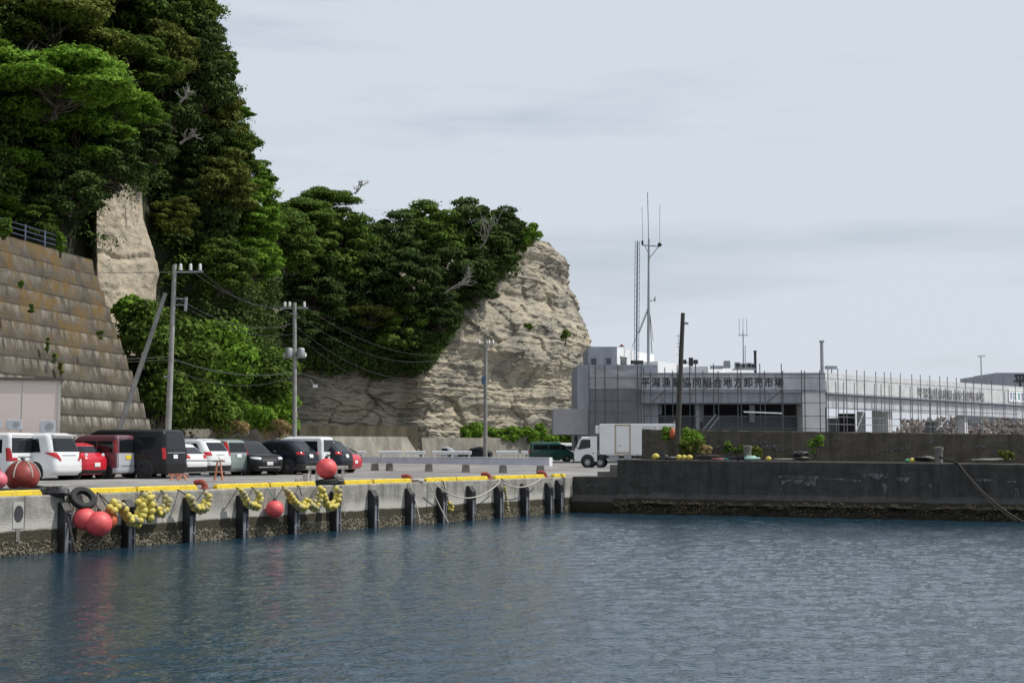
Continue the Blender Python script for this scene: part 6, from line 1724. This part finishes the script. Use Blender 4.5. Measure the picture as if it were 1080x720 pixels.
# tetrapod bank: brownish stacked blocks behind the deck
tb = MB(); 
for i in range(1100):
    x = random.uniform(930,1150); d_ = random.uniform(200,216); zt = zf(441+abs(math.sin(x*.05))*3-(x-950)*.012, 208)
    if x < 958: zt = min(zt, QZ+(x-925)*.12+.5)
    z = random.uniform(QZ, max(QZ+.5, zt)); r_ = random.uniform(.3,.6); e1 = Vector((random.gauss(0,1), random.gauss(0,1), random.gauss(0,1))).normalized(); e2 = e1.orthogonal().normalized(); e3 = e1.cross(e2)
    c = Vector((xf_(x,d_), d_-(z-QZ)*-.8, z))
    for ee in (e1, (e2-e1*.4), (-e2*.5+e3*.8-e1*.4), (-e2*.5-e3*.8-e1*.4)): tb.tube([c, c+ee.normalized()*r_*1.25], [r_*.45, r_*.30], 6)
o = tb.build('tetrapod_bank', M('tetrapod', (.30,.255,.23), .9, var=.3, scale=.5), fix=False); tag(o, 'brownish bank of stacked breakwater blocks seen under the market deck', 'rock bank', kind='stuff')
# dark hall far right
t = empty('distant_hall', (xf_(1035,215), 215, QZ), label='dark blue grey hall with two dark characters, behind the right end of the scaffolded deck', cat='building')
zt0 = zf(396,215)-QZ; zt1 = zf(393,215)-QZ; w1 = xf_(1051,215)-xf_(1035,215)
m = MB(); m.box((w1/2,5,zt0/2), (w1,10,zt0)); m.build('annex', m_wall_g, t); m = MB(); m.box((w1+15,5.2,zt1/2), (30,10.4,zt1)); m.build('hall_wall', m_wall_g, t)
text_mesh('平潟漁業協同組合', 2.1, 'sign_lettering', m_letter, t, (xf_(1069,215)-xf_(1035,215), -.06, zf(406.4,215)-QZ), (R(90),0,0), .04)
t = empty('street_light', (xf_(1035.5,190), 190, QZ), label='thin street light rising above the dark hall at the far right', cat='street light')
m = MB(); m.tube([(0,0,0),(0,0,zf(376,190)-QZ)], [.13,.07], 8); m.build('post', m_steel, t); m = MB(); m.box((0,-.2,zf(375.5,190)-QZ), (.9,.5,.15)); m.build('lamp_head', m_ins, t)

# scaffolding
m_scaf2 = M('scaffold_pipe_light', (.17,.175,.19), .5, metal=.3, var=.2)
def pipe(t, name, a, b, r=.05, m=m_scaf): o = MB().tube([(0,0,0), Vector(b)-Vector(a)], r, 6).build(name, m, t, smooth=True); o.location = a; return o
sf = empty('scaffold', corner+Vector((-10,-1.1,0)), label='pipe scaffolding in front of the lettered front of the fish market', cat='scaffold')
so_ = Vector((-10,-1.1,0))
Fp = lambda px, py: F(px, py)-so_*Vector((1,0,0)).x if False else Vector((F(px,py).x+10, 0, F(px,py).z))
for i, px in enumerate([678,686,700,709,713,727,732,741,751,757,776,781,799.5,806,822,825,843,848,862]):
    top = {678:388,700:388,713:385,727:384,732:383,751:384,776:386,799.5:384,822:384}.get(px, 391)
    a = Fp(px, top); pipe(sf, 'upright', (a.x, 0 if i % 2 == 0 else .75, 0), (a.x, 0 if i % 2 == 0 else .75, a.z), .045)
for y in (399,412,425,439,452): pipe(sf, 'ledger', Fp(676,y)+Vector((0,-.05,0)), Fp(868,y)+Vector((0,-.05,0)), .035)
pipe(sf, 'brace', Fp(738,455), Fp(753,437), .05, m_steel); pipe(sf, 'brace', Fp(744,455), Fp(756,440), .05, m_steel)
pipe(sf, 'plank_edge', Fp(782,434.5), Fp(822,436), .07, m_guard)
pipe(sf, 'brace', Fp(686,425), Fp(700,412)); pipe(sf, 'brace', Fp(741,411), Fp(757,399)); pipe(sf, 'brace', Fp(806,425), Fp(822,412))
sw = empty('scaffold', corner+wn_*1.3, wa, label='dense pipe scaffolding along the receding pillared deck at the right', cat='scaffold')
def Wp(px, py):
    k = (px-540)/FPX; c = corner+wn_*1.3; s_ = (k*c.y-c.x)/(wd.x-k*wd.y); return Vector((s_, 0, zf(py, c.y+wd.y*s_)-QZ))
xs = sorted([884,893,908.5,924,936.5,950,971,991.5,999.5,1018.5,1027,1035.5,1052.5,1071,1079.5]+[873.5,879,889,897,904,912,919,929.5,933,940,945,956,962,967,975,981,987,995,1004,1009,1014,1023,1031,1040,1046,1058,1066,1075,1084,1094])
for i, px in enumerate(xs):
    yt = 388+(px-873)*.072 if i % 2 == 0 else 401+(px-873)*.06
    a = Wp(px, yt); pipe(sw, 'upright', (a.x, .0 if i % 2 == 0 else .7, 0), (a.x, .0 if i % 2 == 0 else .7, a.z), .042, m_scaf2)
for ya, yb in ((399,413),(415,428),(422,434),(430,441.5),(439,447),(447,452)): pipe(sw, 'ledger', Wp(872,ya)+Vector((0,-.05,0)), Wp(1092,yb+.7)+Vector((0,-.05,0)), .033, m_scaf2)
pipe(sw, 'brace', Wp(902,455), Wp(911,434), .06, m_steel); pipe(sw, 'brace', Wp(987,453), Wp(1004,436), .05, m_steel)
# tarpaulin-clad scaffold on the left block
ts = empty('scaffold_sheeting', corner+Vector((F(620,0).x, -1.2, 0)), label='translucent grey white sheeting over scaffold pipes on the left block of the market', cat='scaffold sheeting')
W_ = F(675.5,0).x-F(620,0).x
m_tarp, nt, p_, n_, l_ = new_mat('tarpaulin'); p_.inputs['Base Color'].default_value = (.50,.49,.48,1); p_.inputs['Roughness'].default_value = .8; p_.inputs['Alpha'].default_value = .42; p_.inputs['Specular IOR Level'].default_value = .05
m_tarp2, nt, p_, n_, l_ = new_mat('mesh_sheet'); p_.inputs['Base Color'].default_value = (.13,.135,.145,1); p_.inputs['Roughness'].default_value = .8; p_.inputs['Alpha'].default_value = .5
def sheet(z0, z1, mat, nm, wave=.04, rag=0):
    mb = MB(); nx_, nz_ = 60, 30
    for j in range(nz_+1):
        for i in range(nx_+1):
            x = W_*i/nx_; zt = z1-(rag*(.4+.6*abs(noise.noise(Vector((x*.5,2,0)))*2)) if rag else 0); z = z0+(zt-z0)*j/nz_
            mb.v.append((x, -.08+wave*math.sin(x*math.pi/2.2*1.0)*math.sin(j*.35)+.06*noise.noise(Vector((x*1.3, z*1.3, 0))), z))
    for j in range(nz_):
        for i in range(nx_):
            a = j*(nx_+1)+i; mb.f.append((a, a+1, a+nx_+2, a+nx_+1))
    return mb.build(nm, mat, ts, smooth=80, fix=False)
sheet(F(0,411).z, F(0,388.5).z, m_tarp, 'upper_sheet', rag=.35); sheet(.2, F(0,410.5).z, m_tarp2, 'lower_mesh')
for px in (620.5,627,637,650.5,671,675): a = F(px,388); pipe(ts, 'upright', (a.x-F(620,0).x, -.22, 0), (a.x-F(620,0).x, -.22, a.z+.3), .045)
for y in (399,411,423,435,447): pipe(ts, 'ledger', (0,-.3,F(0,y).z), (W_,-.3,F(0,y).z), .04)

# masts and roof equipment
def mast(name, lab, cat, px0, py0, px1, py1, d, r0, r1, mat=m_steel):
    b = Vector((xf_(px0,d), d, zf(py0,d))); tp = Vector((xf_(px1,d), d, zf(py1,d)))
    t = empty(name, b, label=lab, cat=cat); MB().tube([(0,0,0), tp-b], [r0, r1], 8).build('mast_pole', mat, t, smooth=True); return t, (lambda px, py: Vector((xf_(px,d), d, zf(py,d)))-b)
t, L = mast('lattice_mast', 'thin blue grey lattice mast on the market roof, left of the taller antenna mast', 'mast', 671.5,385,673.5,254,137,.09,.07,M('mast_blue',(.13,.18,.26),.5))
for sg in (-.22,.22): pipe(t, 'side_rod', L(671.5,385)+Vector((sg,.1,0)), L(673.5,254)+Vector((sg,.1,0)), .03)
for k in range(22):
    f = k/22; a = L(671.5,385).lerp(L(673.5,254), f); m = MB(); m.bar(a+Vector((-.22,.1,0)), a+Vector((.22,.1,.35)), .03,.03); m.build('lacing', m_steel, t)
m = MB(); m.box(L(672,382), (1.2,.5,.35)); m.build('base_plate', m_dark, t)
t, L = mast('antenna_mast', 'tallest antenna mast with whip aerials and short cross arm, on the market roof', 'mast', 684,385,685.5,252,139,.15,.09)
pipe(t, 'whip_aerial', L(685.3,254), L(684.5,203), .035); pipe(t, 'whip_aerial', L(679,257), L(678.5,218), .02); pipe(t, 'whip_aerial', L(697,259), L(697.5,216), .02)
pipe(t, 'cross_arm', L(679,258.5), L(697,260), .05); pipe(t, 'arm_brace', L(686,272), L(696,260), .04); pipe(t, 'arm_brace', L(685,267), L(681,259), .03)
m = MB(); m.ball(L(697,258), .22, 8, 6); m.ball(L(678.7,256), .18, 8, 6, sc=(.6,.6,1.6)); m.build('aerial_base', m_trim, t)
pipe(t, 'side_arm', L(685,318), L(691.5,316), .04); pipe(t, 'side_arm', L(691.5,318), L(691.5,313), .06)
pipe(t, 'stay', L(684.5,326), L(674,352), .05); pipe(t, 'stay', L(684.5,323), L(667,366), .025); pipe(t, 'stay', L(685.5,323), L(688,372), .04); pipe(t, 'stay', L(686,330), L(689.5,360), .025)
t, L = mast('antenna_mast', 'short antenna mast with cross arm and three whips, above the roof equipment', 'mast', 784.5,386,784.5,349,138,.07,.05)
pipe(t, 'cross_arm', L(779.5,353.5), L(789.5,353.5), .04)
for x in (780.5,784.5,788.5): pipe(t, 'whip_aerial', L(x,353.5), L(x,336), .02)
pipe(t, 'side_rod', L(786.5,386), L(786.5,364), .03)
t, L = mast('roof_pipe', 'dark vertical flue pipe on the market roof, right of the short antenna mast', 'pipe', 797,394,797,371,137,.13,.13,m_trim)
m = MB(); m.lathe([(.17,0),(.17,.12)], 12, L(797,371)); m.build('cap', m_trim, t)
t, L = mast('roof_pole', 'plain grey pole rising from the corner of the market roof', 'pole', 867.5,396,867.5,359.5,131,.17,.15)
m = MB(); m.box(L(867.5,360), (.4,.4,.15)); m.build('cap', m_steel, t)
t, L = mast('roof_floodlight', 'small floodlight on a short stalk at the corner of the market roof', 'floodlight', 877.5,394,877.5,389,134,.05,.05)
m = MB(); m.box(L(877,387.5), (1.1,.4,.3), .3); m.build('lamp_head', m_steel, t)
t, L = mast('roof_aerial', 'small T-shaped aerial on the market roof right of the wooden pole', 'aerial', 729,394,729,380,136,.05,.04)
pipe(t, 'cross_arm', L(718,382.5), L(737,382.5), .05)
for x in (722,729,734): m = MB(); m.box(L(x,381.5), (.4,.3,.8 if x == 729 else .4)); m.build('head', m_trim, t)
pipe(t, 'stay', L(734,382), L(734,394), .04)
t, L = mast('roof_aerial', 'thin television aerial beside the top of the wooden pole', 'aerial', 717,394,716,352,136,.03,.02)
for y in (354,362,366,374): pipe(t, 'element', L(714,y), L(719,y), .025)
t = empty('rooftop_unit', Vector((xf_(767,137),137,zf(389,137))), label='square grey air handling box on the market roof, left of the short antenna mast', cat='rooftop unit')
m = MB(); m.box((0,0,.25), (.6,.6,.35)); m.box((0,0,.6),(0.58,.58,.35)); m.build('casing', m_steel, t)
m = MB(); m.box((-1.0,0,.15),(1.2,.5,.3)); m.build('duct', m_steel, t)
t = empty('rooftop_unit', Vector((xf_(784,136),136,zf(390,136))), label='cluster of dark air conditioning units under the short antenna mast', cat='rooftop unit')
for x, w, h in ((-.55,.45,.6),(0,.5,.5),(.55,.4,.55),(.95,.25,.5)):
    m = MB(); m.box((x,0,h/2+.12),(w,.6,h)); m.build('casing', m_steel, t); m = MB(); m.lathe([(h*.35,0),(h*.33,.02)], 14, (x,-.32,h/2+.12), 'Y'); m.build('fan_grille', m_trim, t)
m = MB(); m.box((.1,0,.05),(2.2,.7,.1)); m.build('base_frame', m_steel, t)
t = empty('warning_lamp', Vector((xf_(656,138),138,zf(365.5,138))), label='tiny red domed lamp on the penthouse roof edge', cat='lamp'); m = MB(); m.ball((0,0,.12), .13, 10, 6); m.build('dome', m_red_l, t); m = MB(); m.box((0,0,.03),(.5,.5,.06)); m.build('base', m_trim, t)

# ------------------------------------------------------------------ things lying on the breakwater
def bollard(px, lb):
    s_ = bs(px, -.55, 2.4); mb = MB(); mb.lathe([(.17,0),(.165,.42),(.18,.50),(.205,.56),(.20,.66),(.05,.68)], 20)
    o = mb.build('stone_bollard', m_conc_d, smooth=35, loc=B(s_, -.55, bztop(s_))); tag(o, lb, 'bollard', 'concrete bollards on the breakwater')
bollard(788.5, 'stubby concrete bollard on the breakwater with green and white cloth at its foot')
bollard(990, 'stubby concrete bollard on the breakwater with a dark rope running down from it')
def bfloat(px, d, r, mat, lb, out=-.6):
    s_ = bs(px, out, 2.4); mb = MB(); mb.ball((0,0,0), r, 14, 10, sc=(1.15,1,1)); mb.tube([(r*1.1,0,0),(r*1.25,0,0)], r*.25, 8); mb.tube([(-r*1.1,0,0),(-r*1.25,0,0)], r*.25, 8)
    o = mb.build('float', mat, smooth=60, loc=B(s_, out, bztop(s_)+r*.97)); tag(o, lb, 'float', 'loose floats lying on the breakwater')
bfloat(691.5, 0, .15, m_float, 'yellow float lying alone at the left end of the breakwater top'); bfloat(716, 0, .125, m_float, 'yellow float just right of the wooden pole foot, leftmost of three')
bfloat(721.5, 0, .12, m_float, 'yellow float right of the wooden pole foot, middle of three'); bfloat(727.3, 0, .125, m_float, 'yellow float right of the wooden pole foot, rightmost of three')
bfloat(810.5, 0, .11, m_float, 'single yellow float right of the bollard with cloth'); bfloat(847, 0, .13, m_buoyor if False else m_floatd, 'pale float on top of the black rope heap', -.75)
bfloat(778.5, 0, .1, m_conc_l, 'small white float on the dark heap beside the bollard with cloth', -.5)
bfloat(957, 0, .09, M('float_green', (.05,.32,.16), .5), 'small green float beside a yellow one, left of the right bollard'); bfloat(962, 0, .11, m_float, 'yellow float beside a small green one, left of the right bollard')
bfloat(702, 0, .13, m_black, 'dark float between the lone yellow float and the wooden pole')
Bg = 'rope and net heaps on the breakwater'
heap(704, -.8, 2.4, .55, .12, m_black, 'net_heap', 'low black heap of rope left of the wooden pole foot', 'net heap', 14, .03, B, bs, Bg)
heap(748, -.7, 2.4, .65, .22, m_roped, 'net_heap', 'dark brown net heap right of the shrubby plants', 'net heap', 18, .035, B, bs, Bg)
heap(778, -.5, 2.4, .5, .20, m_black, 'net_heap', 'black rope heap with a small white float, left of the bollard with cloth', 'net heap', 14, .035, B, bs, Bg)
heap(769, -.4, 2.4, .35, .08, m_ropeg, 'net_heap', 'small heap of green rope left of the bollard with cloth', 'net heap', 9, .025, B, bs, Bg)
heap(793, -.35, 2.4, .32, .14, M('cloth_mint', (.35,.55,.48), .8), 'cloth_heap', 'mint green and white cloth at the foot of the left bollard', 'cloth', 12, .05, B, bs, Bg)
heap(845, -.8, 2.4, .45, .42, m_black, 'net_heap', 'tall black rope heap with a pale float on top, left of the small leafy plant', 'net heap', 20, .04, B, bs, Bg)
heap(975, -.8, 2.4, .55, .16, m_black, 'net_heap', 'flat black rope heap left of the right bollard', 'net heap', 16, .04, B, bs, Bg)
heap(759, -.3, 2.4, .4, .04, M('rope_pinkish', (.45,.16,.18), .8), 'rope_heap', 'thin reddish rope lying on the breakwater edge left of the green rope', 'rope heap', 5, .02, B, bs, Bg)
heap(1050, -1.6, 2.4, .9, .06, m_rope, 'rope_heap', 'pale rope remnants at the parapet foot near the right edge', 'rope heap', 6, .02, B, bs, Bg)
heap(825, -.6, 2.4, .7, .05, m_rope, 'rope_heap', 'thin pale rope lying between the single yellow float and the black heap', 'rope heap', 4, .02, B, bs, Bg)
def bplant(px, py, w, h, mat, lb, out=-2, leaf=.07, n=9, per=110, cat='plant', name='shrub'):
    s_ = bs(px, out, 2.4); bush(name, px, py, B(s_, out).y, w, h, mat, lb, leaf=leaf, n=n, per=per, cat=cat, group='plants growing on the breakwater', depth=.7)
bplant(728,464,21,20,BR,'tallest bright shrub on the breakwater, just right of the wooden pole', -2.4, .09, 14, 150)
bplant(706,457,12,12,BR,'small bright plant left of the wooden pole, beside the faded orange buoy', -2.4)
bplant(726,473,26,14,OL,'dull weeds under the tallest shrub beside the wooden pole', -1.9)
bplant(774,472,22,10,MI,'low green plant behind the rope heaps left of the bollard with cloth', -2.2)
bplant(744,475,10,9,'dry_grass','dry reddish grass tuft right of the tallest shrub', -1.8)
bplant(860,471,13,20,BR,'small upright leafy plant right of the tall black rope heap', -1.4, .08, 7, 40)
bplant(1061,480,14,8,OL,'low tuft of weeds at the parapet foot near the right edge', -1.6)
bplant(799,476,10,10,OL,'dry weedy tuft right of the bollard with cloth', -1.8)
s_ = bs(709.5, -2.2, 2.4); c = at(709.5, 457, B(s_, -2.2).y); t = empty('hanging_buoy', c, label='faded orange buoy hanging on the left side of the wooden pole', cat='buoy'); m = MB(); m.ball((0,0,0), .19, 16, 10, sc=(.8,.8,1.35)); m.build('ball', m_buoyor, t, smooth=True); m = MB(); m.tube([(0,0,.25),(.1,0,.6)], .02, 5); m.build('cord', m_rope, t)
# dark mooring lines running down at the right
a = B(bs(991,-.4), -.4, bztop(15)+.25); e_ = B(bs(1010,.05), .04, bztop(16)+.01); f_ = B(bs(1082,1.6,.3), 2.2, .05)
mb = MB(); pts = [a, a.lerp(e_,.5)+Vector((0,0,-.03)), e_]
for i in range(1, 15):
    q = i/14; p = e_.lerp(f_, q); p.z -= .28*4*q*(1-q); pts.append(p)
o = mb.tube([p-a for p in pts], .045, 7).build('mooring_line', m_roped, smooth=True, loc=a); tag(o, 'thick dark mooring line slanting down from the right bollard into the water', 'rope')
o = MB().tube([p-a+Vector((-.25*(i/16),.12*(i/16)+.02,.05)) for i, p in enumerate(pts)], .02, 6).build('mooring_line', m_roped, smooth=True, loc=a); tag(o, 'thin pale line beside the thick dark mooring line at the right', 'rope')
